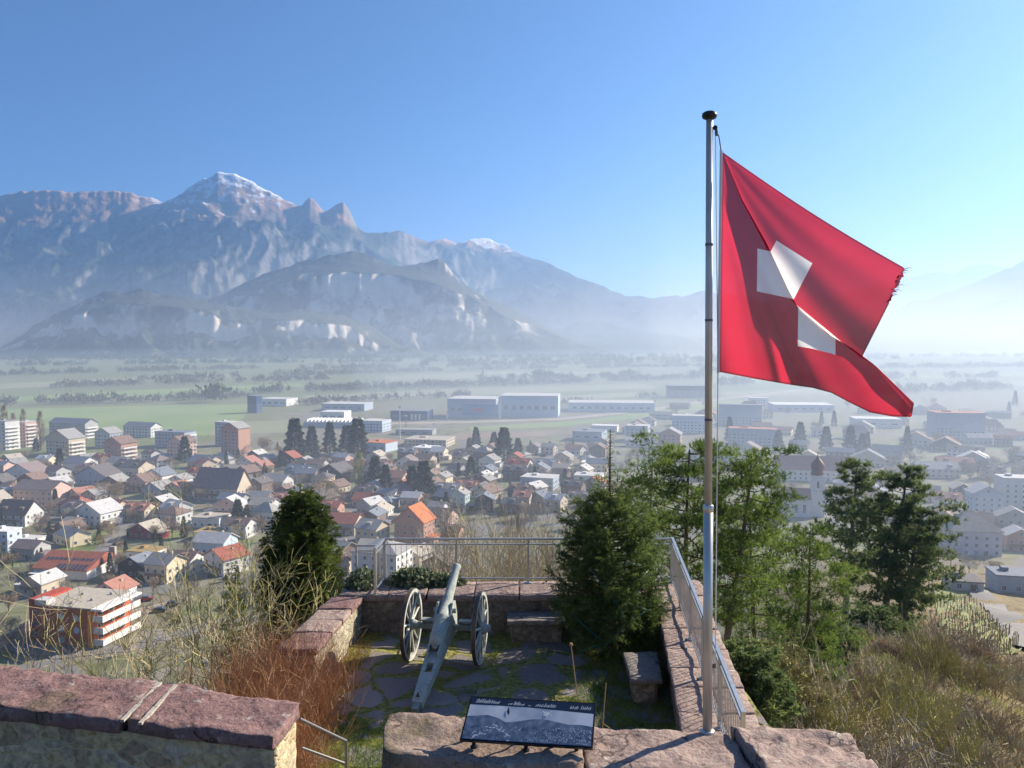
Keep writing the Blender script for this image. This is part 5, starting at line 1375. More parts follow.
T(396,486,24,9,'gable',-20,'beige','pink',"beige house with pinkish roof and bright gable end before the spruces","the pinkish roofed house")
T(368,507,26,7,'gable',-14,'pink','red',"low pink house with red roof below the pale green tree","the low red roofed house")
T(449,499,26,9,'gable',-18,'cream','grey',"cream house behind the teal house, under a grey roof","the cream house")
T(467,494,22,8,'gable',-22,'salmon','pink',"salmon house with faded red roof right of the teal house","the faded red house")
T(461,513,14,19,'gable',-16,'teal','grey',"narrow pale teal house with a steep gable","the teal house",ridge='y')
T(482,498,20,9,'gable',-20,'white','dark',"white house with dark hooded roof right of the faded red house","the dark hooded house",ridge='y')
T(452,539,20,8,'gable',-14,'salmon','brown',"low salmon house right of the orange roofed house","the low salmon house")
T(490,467,18,7,'gable',-26,'white','grey',"bright white gabled house left of the spruce clump near the centre","the bright white house",ridge='y')
T(488,478,16,8,'gable',-26,'white','slate',"small white cube like house with slate roof below the spruce clump","the small slate house",ridge='y')
T(520,473,22,9,'gable',-20,'white','red',"white house with weathered red roof beside the yellow house","the weathered red house")
T(548,474,24,9,'gable',-24,'yellow','grey',"bright yellow orange house with grey roof near the centre","the yellow house")
T(540,490,34,12,'flat',-18,'blue grey','pale',"flat roofed blue grey apartment house in front of the yellow house","the flat blue grey house",cat='apartment block')
T(589,484,28,8,'flat',-12,'white','pale',"round fronted white building with flat terraces left of the fir tip","the white terraced building",cat='building')
T(592,470,20,7,'flat',-12,'pale grey','white',"upper pale terrace building behind the white terraced building","the upper terrace building",cat='building')
# works and stores beyond the houses
G_I = "works and stores by the main road"
T(255,413,11,17,'flat',-20,'dark blue','slate',"dark blue tower block of the works at the field's right corner","the dark blue tower",cat='building',group=G_I)
T(279,406,30,7,'flat',-14,'white','pale',"long white warehouse just right of the dark blue tower","the white warehouse",cat='warehouse',group=G_I,depth=30)
T(336,420,25,8,'flat',-8,'white','white',"gleaming white hall standing behind the saw tooth roof","the gleaming hall",cat='warehouse',group=G_I,depth=22)
T(348,411,44,7,'flat',-8,'blue grey','pale',"long blue grey works hall behind the gleaming hall","the blue grey works",cat='warehouse',group=G_I,depth=34)
T(376,432,24,11,'flat',-16,'pale blue','pale',"pale blue office building right of the saw tooth hall","the pale blue offices",cat='building',group=G_I,depth=20)
T(381,452,25,9,'flat',-22,'pale blue','orange',"white and blue shed with a flat orange roof","the orange flat roof shed",cat='warehouse',group=G_I,depth=18)
T(476,418,50,19,'flat',-10,'blue grey','pale',"large blue grey store with red lettered blue band on its front","the big blue store",cat='store',group=G_I,depth=45)
T(531,417,58,21,'flat',-6,'pale blue','pale',"largest pale blue hall with two rows of openings along the road","the largest pale hall",cat='warehouse',group=G_I,depth=50)
T(611,412,86,9,'flat',-6,'pale blue','pale',"long low pale store right of the largest pale hall","the long low store",cat='store',group=G_I,depth=45)
T(687,398,40,12,'flat',-6,'dark blue','slate',"dark blue flat warehouse behind the flagpole","the dark warehouse",cat='warehouse',group=G_I,depth=40)
T(412,420,38,9,'flat',-8,'dark blue','slate',"dark low works with three white doors beside the road","the three door works",cat='warehouse',group=G_I,depth=26)
T(430,447,44,7,'flat',-12,'beige','beige',"flat beige commercial building with roof lights below the main road","the beige commercial building",cat='building',group=G_I,depth=26)
T(427,458,22,10,'flat',-20,'white','white',"white box shaped annex in front of the beige commercial building","the white annex",cat='building',group=G_I,depth=14)
T(416,435,38,5,'flat',-8,'grey','grey',"long low grey shed along the main road","the low grey shed",cat='warehouse',group=G_I,depth=14)
T(590,441,30,9,'flat',-18,'blue grey','slate',"dark hall with pale slanting roof strips left of the fir tip","the striped hall",cat='warehouse',group=G_I,depth=24)
T(605,432,26,6,'flat',-14,'white','white',"flat white roofed store behind the striped hall","the flat white store",cat='store',group=G_I)
# right hand town, deep in the haze
G_R = "apartment blocks in the hazy right part of town"
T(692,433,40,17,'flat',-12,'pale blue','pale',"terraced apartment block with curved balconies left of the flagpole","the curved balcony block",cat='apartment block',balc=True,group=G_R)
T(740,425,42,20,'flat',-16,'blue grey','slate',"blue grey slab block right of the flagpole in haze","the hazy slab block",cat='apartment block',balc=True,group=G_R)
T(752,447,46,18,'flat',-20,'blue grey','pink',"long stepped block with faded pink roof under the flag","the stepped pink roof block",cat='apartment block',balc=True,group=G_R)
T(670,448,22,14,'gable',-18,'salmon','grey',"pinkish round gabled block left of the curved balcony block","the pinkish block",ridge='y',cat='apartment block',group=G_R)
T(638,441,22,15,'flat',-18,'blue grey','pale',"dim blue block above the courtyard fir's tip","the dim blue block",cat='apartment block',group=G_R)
T(722,468,24,16,'gable',-20,'pale blue','grey',"pale blue white house just right of the flagpole above the pine","the pale pole house")
T(750,470,22,12,'gable',-20,'white','grey',"hazy white house above the bright green pine","the hazy white house")
T(812,481,74,12,'gable',-9,'white','pink',"very long white house with faded red roof behind the church","the long church street house",roofh=7,cat='building',depth=13)
T(888,464,30,9,'gable',-42,'beige','beige',"house with sunlit sand coloured roof slope right of the church","the sand roofed house",ridge='x',roofh=6)
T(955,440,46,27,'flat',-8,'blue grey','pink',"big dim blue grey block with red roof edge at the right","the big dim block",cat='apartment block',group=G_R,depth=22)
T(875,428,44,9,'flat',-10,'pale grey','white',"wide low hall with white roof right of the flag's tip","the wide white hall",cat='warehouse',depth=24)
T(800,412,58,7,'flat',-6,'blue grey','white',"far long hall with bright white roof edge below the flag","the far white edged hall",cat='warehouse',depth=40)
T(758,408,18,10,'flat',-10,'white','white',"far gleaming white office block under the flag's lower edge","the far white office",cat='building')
T(935,478,40,9,'gable',-8,'beige','grey',"long low beige house in front of the hazy railway yard","the long low beige house")
T(978,466,18,9,'gable',-30,'white','white',"small house with brilliant white gable at right","the brilliant gable house",ridge='y')
T(983,519,28,26,'gable',-10,'pale blue','pale',"tall pale blue gabled house in shade behind the white villa","the tall pale blue house",ridge='y')
T(1014,510,30,32,'flat',-10,'pale grey','pale',"tall pale grey block at the right edge","the right edge block",cat='apartment block',group=G_R)
T(968,556,48,26,'hip',-8,'lilac','beige',"large lilac white villa with beige hipped roof right of the pines","the white villa",roofh=5.5,cat='villa')
T(1017,551,26,17,'gable',-14,'salmon','pale',"salmon house with pale roof at the right edge","the salmon edge house",ridge='y')
T(1012,594,40,18,'flat',-12,'blue grey','slate',"low flat workshop coloured as in blue shade at the right edge","the shaded workshop",cat='building')  # blue shade is put into its colours: blue grey walls, slate roof
T(962,592,30,10,'flat',-12,'grey','dark',"dark shaded garage row above the vineyard","the dark garages",cat='building')
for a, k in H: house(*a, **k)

def part_on(e, name, m, mb): return mb.build(name, m, e)
# the red hall with two rows of panes and a white awning
p = ground(64, 579); e = empty("hall", (p.x, p.y+9, 0), R(-9)); tag(e, "long hall with bright red tiled roof and a strip of dark panes", "hall"); ALL.append([e, e["label"], 64, 579, "the red hall", (p.x, p.y+9), 14])
MB().box(-10.5, 10.5, -9, 9, -1.5, 3.6).build("wall", PAL['white'][1], e)
rf = MB().add([(-11.2,-9.6,3.65),(11.2,-9.6,3.65),(11.2,1,7.6),(-11.2,1,7.6),(11.2,9.6,4.6),(-11.2,9.6,4.6),(-11.2,-9.6,3.3),(11.2,-9.6,3.3),(11.2,9.6,4.2),(-11.2,9.6,4.2)], [(0,1,2,3),(3,2,4,5),(6,7,1,0),(8,9,5,4),(1,7,8,4,2),(0,3,5,9,6),(9,8,7,6)]).build("roof", ROOF['red'][1], e, fix=True)
for k in range(11):
    x = -9.2 + k*1.75
    MB().add([(x,-4.6,5.60),(x+1.25,-4.6,5.60),(x+1.25,-3.2,6.13),(x,-3.2,6.13)], [(0,1,2,3)]).build("roof_window", M_glass, rf)
for k in range(7):
    x = -2 + k*1.75; MB().add([(x,-9.4,3.80),(x+1.3,-9.4,3.80),(x+1.3,-6.6,4.84),(x,-6.6,4.84)], [(0,1,2,3)]).build("roof_window", M_glass, rf)
MB().box(-10.3, -4.2, -12.2, -9.02, 2.3, 2.45).build("awning", M_balc, e)
MB().box(9.3, 11.6, 5, 6.2, 4, 8.4).build("chimney", M_chim, rf)
# the orange apartment block
p = ground(84, 648); k = p.y/FOC; e = empty("apartment_block", (p.x-4, p.y+9.5, 0), R(-13)); tag(e, "orange red apartment block with flat pale roof and white balconies on its sunny side", "apartment block"); ALL.append([e, e["label"], 84, 648, "the orange block", (p.x, p.y+9), 20])
hh = 10.8
MB().box(-9.5, 8.2, -8, 8, -2, hh).build("wall", PAL['orange'][1], e)
MB().box(-13.5, -9.503, -6.5, 5, -2, hh+1.0).build("stair_wing", mat("red_render", (.42,.075,.045), .9, var=(.36,.06,.04), scale=.4), e)
r = MB(); r.box(-9.8, 8.5, -8.3, 8.3, hh+.003, hh+.35); r.build("roof", ROOF['beige'][1], e)
pk = MB(); pk.box(-9.8, -6.0, -8.3, -5, hh+.353, hh+1.6); pk.build("roof_box", ROOF['pale'][1], e)
for i, (x, y) in enumerate([(-3, 2), (3.5, -2), (0, -5.5), (5, 4)]): MB().lathe([(.45, hh+.3), (.45, hh+.9), (.25, hh+1.0)], 10, (x, y, 0)).build("roof_vent", ROOF['grey'][1], e)
M_por = mat("pale_blue_round_window", (.45,.50,.56), .3)
for (x, z) in ((-1.5, 8.2), (3.4, 8.0), (-1.5, 4.8), (3.4, 4.6), (-1.5, 1.5)):
    MB().lathe([(.95, -8.08), (.95, -7.98)], 18, (x, 0, z), axis='Y').build("round_window", M_por, e)
MB().box(7.4, 8.25, -8.35, -7.95, -1, hh-.3).build("corner_panel", mat("bright_orange_panel", (.75,.28,.06), .7), e)
for fl in range(3):
    z = .6 + fl*3.3
    b = MB(); b.box(8.203, 11.6, -7.5, 7.9, z, z+.22); b.box(11.45, 11.6, -7.5, 7.9, z+.22, z+1.75); b.box(8.25, 11.45, -7.5, -7.35, z+.22, z+1.75); b.build("balcony", M_balc, e)
    for y in (-4.5, 0, 4.5):
        o = link("window", WINW, e); o.location = (8.23, y, z+1.6); o.rotation_euler = (0, 0, math.pi/2)
MB().box(8.2, 11.9, -8.2, 8.2, hh-.3, hh+.25).build("balcony_roof", M_balc, e)
for z in (1.7, 4.9, 8.1):
    for y in (-4.5, -1.5, 1.5): o = link("window", WIN, e); o.location = (-13.52, y, z); o.rotation_euler = (0, 0, -math.pi/2)
    o = link("window", WIN, e); o.location = (-11.5, -6.52, z)
# the saw tooth hall
p = ground(331, 428); k = p.y/FOC; e = empty("factory_hall", (p.x, p.y+12, 0), R(-8)); tag(e, "factory hall with a white saw tooth roof behind dark conifers", "factory hall", G_I); ALL.append([e, e["label"], 331, 428, "the saw tooth hall", (p.x, p.y), 30])
w = 56*k; MB().box(-w/2, w/2, -10, 10, -1, 5).build("wall", PAL['blue grey'][1], e)
for i in range(14):
    x0 = -w/2 + i*w/14; x1 = x0 + w/14
    MB().add([(x0,-10.2,5.003),(x1-.02,-10.2,5.003),(x1-.02,-10.2,8.2),(x0,10.2,5.003),(x1-.02,10.2,5.003),(x1-.02,10.2,8.2)], [(0,1,2),(3,5,4),(0,2,5,3),(1,4,5,2),(0,3,4,1)]).build("saw_tooth", ROOF['white'][1], e, fix=True)
# front band and lettering blocks of the big store, the three white doors, the tall white pylon
def find(nick): return next(a for a in ALL if a[4] == nick)
s = find("the big blue store")[0]; MB().box(-10, 30, -23.2, -22.6, 3, 15).build("blue_band", mat("store_blue", (.10,.22,.42), .6), s)
MB().box(0, 13, -23.35, -23.21, 7.5, 11).build("red_sign", mat("store_red", (.42,.06,.10), .6), s)
s = find("the three door works")[0]
for i in range(3): MB().box(2+i*4.2, 4.6+i*4.2, -13.2, -13.01, 0, 6.5).build("loading_door", M_balc, s)
def pylon(px, py, hpx, wpx, label, M):
    p = ground(px, py); k = p.y/FOC; e = empty("sign_pylon", p); tag(e, label, "pylon"); h = hpx*k; w = max(.8, wpx*k)
    MB().box(-w/2, w/2, -.6, .6, 0, h).build("panel", M, e); MB().box(-w/2-.5, w/2+.5, -1, 1, -.5, .4).build("base", ROOF['grey'][1], e)
pylon(500, 419, 22, 3, "tall white sign pylon between the big store and the largest hall", M_balc)
pylon(447, 420, 9, 1.8, "white and red sign pylon left of the big store", PAL['pink'][1])
pylon(557, 414, 17, 2, "slim white pylon at the right end of the largest hall", M_balc)
def mast(px, py, hpx, label, M):
    p = ground(px, py); k = p.y/FOC; e = empty("lamp_mast", p); tag(e, label, "mast"); h = hpx*k
    MB().tube([(0,0,-.5), (0,0,h)], [.45, .28], 8).build("pole", M, e); MB().box(-1.4, 1.4, -.5, .5, h, h+.9).build("lamp_head", M_wframe, e)
mast(400, 440, 33, "tall floodlight mast right of the pale blue offices", M_balc); mast(434, 436, 12, "short mast behind the beige commercial building", M_balc); mast(406, 427, 11, "dark short mast beside the road", ROOF['dark'][1])
mast(297, 436, 17, "thin pale mast left of the dark conifers", M_balc)
# the church with onion dome
p = ground(819, 517); k = p.y/FOC; e = empty("church", (p.x, p.y+3, p.z), R(-14)); tag(e, "white church whose tower carries a dark red onion dome", "church"); ALL.append([e, e["label"], 819, 517, "the church", (p.x, p.y), 14])
tw_ = 13*k; th = 42*k; hb = tw_/2
tower = MB().box(-hb, hb, -hb, hb, -4, th).build("tower", PAL['white'][1], e)
MB().box(-hb-.25, hb+.25, -hb-.25, hb+.25, th*.62, th*.62+.5).build("cornice", PAL['pale grey'][1], tower)
M_dome = mat("dark_red_dome", (.13,.045,.04), .6, var=(.18,.07,.06), scale=1)
dh = 21*k
MB().lathe([(hb*1.08, th), (hb*.95, th+.12*dh), (hb*.86, th+.22*dh), (hb*1.02, th+.36*dh), (hb*1.0, th+.50*dh), (hb*.72, th+.66*dh), (hb*.30, th+.80*dh), (hb*.10, th+.9*dh), (.06, th+1.15*dh)], 14).build("onion_dome", M_dome, tower, smooth=True)
for f in range(2):
    o = MB().box(-.55, .55, -hb-.05, -hb+.05, th*.70, th*.86).build("belfry_opening", M_glass, tower) if f == 0 else MB().box(hb-.05, hb+.05, -.55, .55, th*.70, th*.86).build("belfry_opening", M_glass, tower)
MB().box(-hb-17, -hb-.003, -5, 6, -4, 8.5).build("nave", PAL['white'][1], e)
MB().add([(-hb-17.8,-5.8,8.5),(-hb-.004,-5.8,8.5),(-hb-.004,6.8,8.5),(-hb-17.8,6.8,8.5),(-hb-17.8,.5,13.2),(-hb-.004,.5,13.2)], [(0,1,5,4),(2,3,4,5),(1,2,5),(3,0,4),(3,2,1,0)]).build("roof", ROOF['pink'][1], e, fix=True)
for i in range(4): MB().box(-hb-15+i*3.8, -hb-13.8+i*3.8, -5.06, -4.98, 2, 6).build("window", M_glass, e)

# ---- filler houses between the ones above
MARKS = [a for a in ALL if a[4]]
def relation(px, py, x, y):
    best = min(MARKS, key=lambda a: math.hypot(a[5][0]-x, a[5][1]-y))
    dx, dy = x-best[5][0], y-best[5][1]
    if abs(dx) > abs(dy)*.8: r = "right of" if dx > 0 else "left of"
    else: r = "behind" if dy > 0 else "in front of"
    return r + " " + best[4]
g = np.random.default_rng(5)
FILL = []
def free(x, y, rad):
    for a in ALL:
        if math.hypot(a[5][0]-x, a[5][1]-y) < a[6]+rad: return False
    return True
walls = ['white', 'beige', 'cream', 'pale grey', 'beige', 'pink', 'grey', 'brown', 'dark brown', 'brown']; roofs = ['brown', 'grey', 'slate', 'purple', 'red', 'dark', 'pale', 'pink', 'beige', 'brown', 'grey']
rname = {'dark': 'black'}
def scatter_houses(n, pxr, pyr, seed, wr=(9, 15), region=None):
    g = np.random.default_rng(seed); cnt = tries = 0
    while cnt < n and tries < n*40:
        tries += 1
        px, py = g.uniform(*pxr), g.uniform(*pyr)
        if region and not region(px, py): continue
        p = ground(px, py); w = g.uniform(*wr)
        if not free(p.x, p.y+5, w*.5): continue
        if p.z > 30: continue
        wl, rf_ = walls[g.integers(len(walls))], roofs[g.integers(len(roofs))]
        rd = 'y' if g.random() < .45 else 'x'; rot = float(g.choice([-18, -12, -24, -32])) + g.uniform(-5, 5)
        lab = "%s house with %s roof %s" % (wl, rname.get(rf_, rf_), relation(px, py, p.x, p.y+5))
        e = house(px, py, 1, 1, 'hip' if g.random() < .12 else 'gable', rot, wl, rf_, lab, ridge=rd, pt=p, wm=w, hm=g.uniform(4.2, 6.6), depth=g.uniform(8, 11), group="smaller houses of the town")
        FILL.append(ALL[-1]); cnt += 1
def left_town(px, py):
    return py > interp(px, [(0, 462), (150, 462), (250, 458), (300, 462), (400, 458), (620, 448)])
scatter_houses(46, (-10, 330), (460, 522), 11, region=left_town)
scatter_houses(72, (230, 620), (448, 515), 12, wr=(8, 13), region=left_town)
scatter_houses(26, (-10, 460), (515, 605), 13, wr=(8, 12))
scatter_houses(56, (630, 1040), (408, 482), 14, wr=(12, 26))
scatter_houses(22, (-190, -12), (462, 560), 16)
scatter_houses(16, (830, 1040), (475, 545), 15, wr=(10, 16))

# ---- trees of the town: a few kinds, copied
M_tw1 = mat("winter_crown_brown", (.23,.165,.11), .95, var=(.34,.26,.18), scale=.3); M_tw2 = mat("winter_crown_grey", (.23,.21,.17), .95, var=(.34,.31,.25), scale=.3)
M_tw3 = mat("winter_crown_gold", (.28,.19,.08), .95, var=(.38,.28,.12), scale=.3)
M_ev = mat("town_conifer", (.030,.050,.028), .9, var=(.075,.095,.045), scale=.35); M_lg = mat("pale_green_crown", (.13,.17,.05), .9, var=(.24,.27,.09), scale=.3, translucent=.3)
def town_tree(kind, M, h, seed, lab, group, dens=1.0):
    g = np.random.default_rng(seed); e = empty({'cone': 'conifer', 'round': 'bare_tree', 'poplar': 'poplar', 'bush': 'bush'}[kind]); tag(e, lab, {'cone': 'conifer', 'round': 'tree', 'poplar': 'poplar', 'bush': 'bush'}[kind], group)
    MB().tube([(0,0,-.8), (0,0,h*.55)], [h*.022, h*.010], 5).build("trunk", M_bark, e)
    if kind == 'cone':
        n = int(900*dens); f = g.uniform(.04, 1, n)**.8; a = g.uniform(0, 6.28, n); lay = .75+.25*np.cos(f*38); r = (1-f)**.85*h*.21*np.sqrt(g.uniform(.15, 1, n))*lay+.05
        P = np.stack([r*np.cos(a), r*np.sin(a), f*h], 1); D = np.stack([np.cos(a), np.sin(a), -.25+g.normal(0, .3, n)], 1); V, F = blades(P, D, h*.075, h*.045, quad=True)
    elif kind == 'poplar':
        n = int(520*dens); f = g.uniform(.08, 1, n); a = g.uniform(0, 6.28, n); r = np.sin(np.clip(f, 0, 1)*2.7+.25)*h*.10*np.sqrt(g.uniform(0, 1, n))
        P = np.stack([r*np.cos(a), r*np.sin(a), f*h], 1); D = np.stack([np.cos(a)*.35, np.sin(a)*.35, np.full(n, 1.)], 1) + g.normal(0, .15, (n, 3)); V, F = blades(P, D, h*.09, h*.011)
    elif kind == 'bush':
        n = int(420*dens); d = rand_dirs(n); d[:, 2] = abs(d[:, 2]); P = d*np.array([h*.6, h*.6, h])*g.uniform(.6, 1, n)[:, None]*(.8+.3*np.sin(d[:, :1]*5)); V, F = blades(P, d+g.normal(0, .4, (n, 3)), h*.16, h*.12, quad=True)
    else:
        n = int(900*dens); nc = 9; cc = g.normal(0, 1, (nc, 3))*np.array([.20, .20, .13])*h + np.array([0, 0, .62*h]); k = g.integers(0, nc, n)
        d = rand_dirs(n); P = cc[k] + d*h*.17*g.uniform(.2, 1, n)[:, None]**.5; P[:, 2] = np.maximum(P[:, 2], h*.18); out = nrm_(P - np.array([0, 0, h*.35])); V, F = blades(P, out + g.normal(0, .35, (n, 3)), h*.10, h*.012)
        br = MB()
        for c in cc: br.tube([(0,0,h*.25), tuple(np.array([0,0,h*.4])*.5+c*.5), tuple(c)], [h*.012, h*.007, h*.003], 4, cap=False)
        br.build("branches", M_bark_g, e)
    link("crown", np_mesh("crown", V, F, M), e); return e
GT = "trees among the houses"
KIND = {'brown': ('round', M_tw1, 11, "brown leafless tree"), 'grey': ('round', M_tw2, 12, "grey leafless tree"), 'gold': ('round', M_tw3, 11, "golden brown leafless tree"), 'cone': ('cone', M_ev, 14, "dark conifer"), 'fat': ('cone', M_ev, 10, "short dark conifer"), 'poplar': ('poplar', M_tw1, 18, "tall slim brown poplar"), 'green': ('poplar', M_lg, 17, "pale green slender tree"), 'bush': ('bush', M_ev, 2.6, "round dark bush")}
PROTO = {}; USED = set(); TREES = []
for i, (k, v) in enumerate(KIND.items()): PROTO[k] = town_tree(v[0], v[1], v[2], 300+i, v[3], GT, 1.6 if k == 'cone' else 1.3)
def plant(kind, px, py, hpx, lab=None, wide=1.0, pt=None, hm=None):
    p = pt or ground(px, py); k = p.y/FOC; h = hm or hpx*k; v = KIND[kind]
    o = PROTO[kind] if kind not in USED else copy_tree(PROTO[kind]); USED.add(kind)
    s = h/v[2]; o.location = (p.x, p.y, p.z-.1); o.scale = (s*wide, s*wide, s); o.rotation_euler = (0, 0, random.uniform(0, 6.28))
    TREES.append([o, lab or "%s %s" % (v[3], relation(px, py, p.x, p.y)), px, py]); return o
# trees one can tell apart
plant('poplar', 41, 450, 38, "tall brown poplar right of the pink balcony block"); plant('poplar', 24, 446, 36, "tall brown poplar behind the pink balcony block"); plant('poplar', 5, 446, 40, "brown poplar at the far left edge of town"); plant('poplar', 14, 448, 34, "brown poplar between the far left blocks")
for px, py, h, lab in [(295,462,44,"leftmost tall conifer of the dark row before the saw tooth hall"),(312,456,30,"second conifer of the dark row before the saw tooth hall"),(330,454,32,"middle conifer of the dark row before the saw tooth hall"),(347,455,30,"fourth conifer of the dark row before the saw tooth hall"),(358,460,42,"rightmost conifer of the dark row before the saw tooth hall"),
    (476,449,22,"broad conifer right of the white annex"),(471,478,22,"conifer right of the dull purple house"),(504,461,34,"tallest conifer of the clump near the centre"),(518,458,20,"shorter conifer right of the central clump"),(494,450,18,"conifer at the left of the central clump"),(282,470,20,"pyramid shaped conifer left of the blue cream house"),
    (375,490,34,"left dark spruce of the pair right of the pale green tree"),(386,494,30,"right dark spruce of the pair right of the pale green tree"),(412,497,32,"dark spruce left of a taller green one behind the orange roof"),(424,500,40,"taller green spruce behind the orange roofed house"),(238,525,26,"dark conifer below the long beige hall"),(247,527,20,"smaller dark conifer below the long beige hall"),
    (60,470,22,"slim dark conifer right of the wide white chalet"),(36,452,14,"small dark conifer behind the far left blocks"),(185,462,26,"dark conifer below the dull pink block")]: plant('cone', px, py, h, lab, wide=1.3 + .5*((px*7) % 10)/10)
plant('green', 359, 490, 38, "pale green slender tree left of the spruce pair", wide=1.5)
plant('gold', 322, 512, 30, "broad golden brown tree right of the dark conifer", wide=1.5); plant('brown', 105, 504, 24, "wide reddish brown tree above the white gabled chalet", wide=1.8); plant('gold', 185, 500, 18, "small orange brown tree right of the light roofed house")
plant('brown', 262, 455, 20, "bare brown tree beside the tall red brown block", wide=1.3); plant('fat', 735, 462, 20, "dark round conifer right of the flagpole")
for px, py, h, lab in [(778,452,22,"hazy conifer left of the church dome"),(800,448,26,"hazy tall conifer above the church"),(826,452,26,"left of two hazy conifers under the flag's tail"),(850,454,28,"right of two hazy conifers under the flag's tail"),(862,455,22,"hazy conifer left of the sand roofed house")]: plant('cone', px, py, h, lab, wide=1.5)
TR = [0]
def scatter_trees(n, pxr, pyr, kinds, seed, hr, region=None):
    g = np.random.default_rng(seed); c = t = 0
    while c < n and t < n*30:
        t += 1; px, py = g.uniform(*pxr), g.uniform(*pyr)
        if region and not region(px, py): continue
        p = ground(px, py); k = kinds[g.integers(len(kinds))]
        if not free(p.x, p.y, -.8): continue
        plant(k, px, py, 0, pt=p, hm=g.uniform(*hr)*(0.3 if k == 'bush' else 1)*(1.3 if k == 'cone' else 1)); c += 1
scatter_trees(150, (-10, 340), (452, 580), ['brown', 'grey', 'brown', 'fat', 'gold', 'bush', 'brown', 'grey'], 21, (4.5, 9.5))
scatter_trees(135, (250, 630), (446, 532), ['brown', 'grey', 'fat', 'brown', 'bush', 'grey', 'brown'], 22, (5, 10))
scatter_trees(45, (630, 1040), (405, 500), ['brown', 'grey', 'cone', 'grey'], 23, (8, 17))
scatter_trees(22, (-20, 330), (575, 660), ['brown', 'grey', 'bush', 'brown'], 24, (4, 8))
scatter_trees(12, (930, 1040), (480, 600), ['brown', 'grey', 'bush'], 25, (4, 9))
# labels that came out alike get their place in the row
def number_alike(rows):
    by = {}
    for r in rows: by.setdefault(r[1], []).append(r)
    ordn = ["first", "second", "third", "fourth", "fifth", "sixth", "seventh", "eighth", "ninth", "tenth", "eleventh", "twelfth"]
    for lab, rs in by.items():
        if len(rs) > 1:
            rs.sort(key=lambda r: r[2])
            for i, r in enumerate(rs): r[0]["label"] = lab + ", " + ("leftmost of %d" % len(rs) if i == 0 else ("rightmost of %d" % len(rs) if i == len(rs)-1 else ordn[min(i, 11)] + " from left"))
        else: rs[0][0]["label"] = lab
number_alike(FILL); number_alike(TREES)

# ---- roads, lawns, fields
def sheet_px(name, pts, M, lift=.06, z=None):
    P = [ground(*p) for p in pts]; me = bpy.data.meshes.new(name); me.from_pydata([(p.x, p.y, p.z+lift) for p in P], [], [list(range(len(P)))]); me.materials.append(M)
    o = link(name, me); tag(o, kind="structure"); return o
def strip_px(name, pts, width, M, lift=.09):
    P = []
    Q = [ground(*p) for p in pts]
    for a, b in zip(Q, Q[1:]):
        n = max(1, int((b-a).length/6))
        for i in range(n): q = lerp(a, b, i/n); P.append(Vector((q.x, q.y, terrain(q.x, q.y))))
    P.append(Q[-1]); V = []
    for i, p in enumerate(P):
        d = P[min(i+1, len(P)-1)]-P[max(i-1, 0)]; d.z = 0; d.normalize(); s = Vector((-d.y, d.x, 0))*width/2
        for q in (p-s, p+s): V.append((q.x, q.y, max(terrain(q.x, q.y), p.z-.3)+lift))
    F = [(2*i, 2*i+1, 2*i+3, 2*i+2) for i in range(len(P)-1)]
    o = link(name, np_mesh(name, V, F, M)); tag(o, kind="structure"); return o
M_road = mat("pale_road", (.17,.16,.15), .9, var=(.23,.215,.20), scale=.1); M_asph = mat("grey_road", (.13,.125,.125), .9, var=(.19,.18,.18), scale=.3); M_embank = mat("beige_verge", (.31,.265,.20), .95, var=(.40,.35,.27), scale=.05)
M_lawn = mat("lawn_green", (.13,.185,.05), .95, var=(.20,.22,.075), scale=.2); M_field = mat("pasture_green", (.16,.235,.075), .95, var=(.22,.265,.10), scale=.012, detail=8); M_field2 = mat("pale_pasture", (.21,.225,.125), .95, var=(.25,.24,.15), scale=.01, detail=8); M_plough = mat("brown_field", (.22,.165,.125), .95, var=(.28,.21,.16), scale=.02)
sheet_px("field", [(-150,433),(-150,412),(60,408),(130,406),(248,404),(244,418),(225,428),(205,436),(120,432),(60,428)], M_field, .10)
for pts, M in [([(215,423),(300,420),(298,432),(210,436)], M_field2), ([(300,396),(470,388),(640,384),(660,388),(480,395),(320,403)], M_field2), ([(0,398),(120,391),(300,383),(310,386),(120,397),(0,402)], M_field), ([(380,376),(520,371),(640,372),(520,377),(390,381)], M_field2), ([(0,384),(140,377),(230,374),(240,377),(120,383),(0,389)], M_field2),
               ([(470,431),(560,427),(640,418),(740,404),(770,398),(690,404),(590,420),(470,427)], M_field), ([(430,441),(545,436),(560,431),(460,433)], M_plough), ([(360,436),(420,441),(405,446),(360,444)], M_plough), ([(720,392),(1060,380),(1060,384),(730,398)], M_field2), ([(700,380),(1060,372),(1060,375),(720,384)], M_field), ([(520,398),(640,392),(640,396),(540,402)], M_field2)]: sheet_px("field", pts, M, .12)
strip_px("main_road", [(360,424),(470,422),(560,419),(640,411),(720,399),(800,390),(900,384)], 22, M_embank, .2)
strip_px("main_road_lane", [(360,423),(470,421),(560,418),(640,410),(720,398),(800,389)], 7, M_road, .3)
for pts in ([(103,552),(114,536),(122,524)],): strip_px("driveway", pts, 7.5, M_road, .12)
for pts, w in [([(-20,640),(60,655),(130,648),(190,632),(240,620),(330,600)], 6), ([(130,524),(200,521),(258,530),(330,545)], 4.5), ([(0,494),(80,508),(200,522)], 4.5), ([(300,580),(350,560),(420,548),(500,530)], 5), ([(330,470),(420,466),(520,480),(600,500)], 5)]: strip_px("street", pts, w, M_road, .14)
for pts in ([(52,552),(78,536),(116,529),(104,548),(80,560)], [(0,562),(18,561),(20,567),(0,570)], [(160,532),(184,530),(186,537),(160,540)], [(272,530),(300,526),(302,533),(275,536)], [(0,551),(30,548),(45,540),(40,556),(0,559)]): sheet_px("lawn", pts, M_lawn, .10)
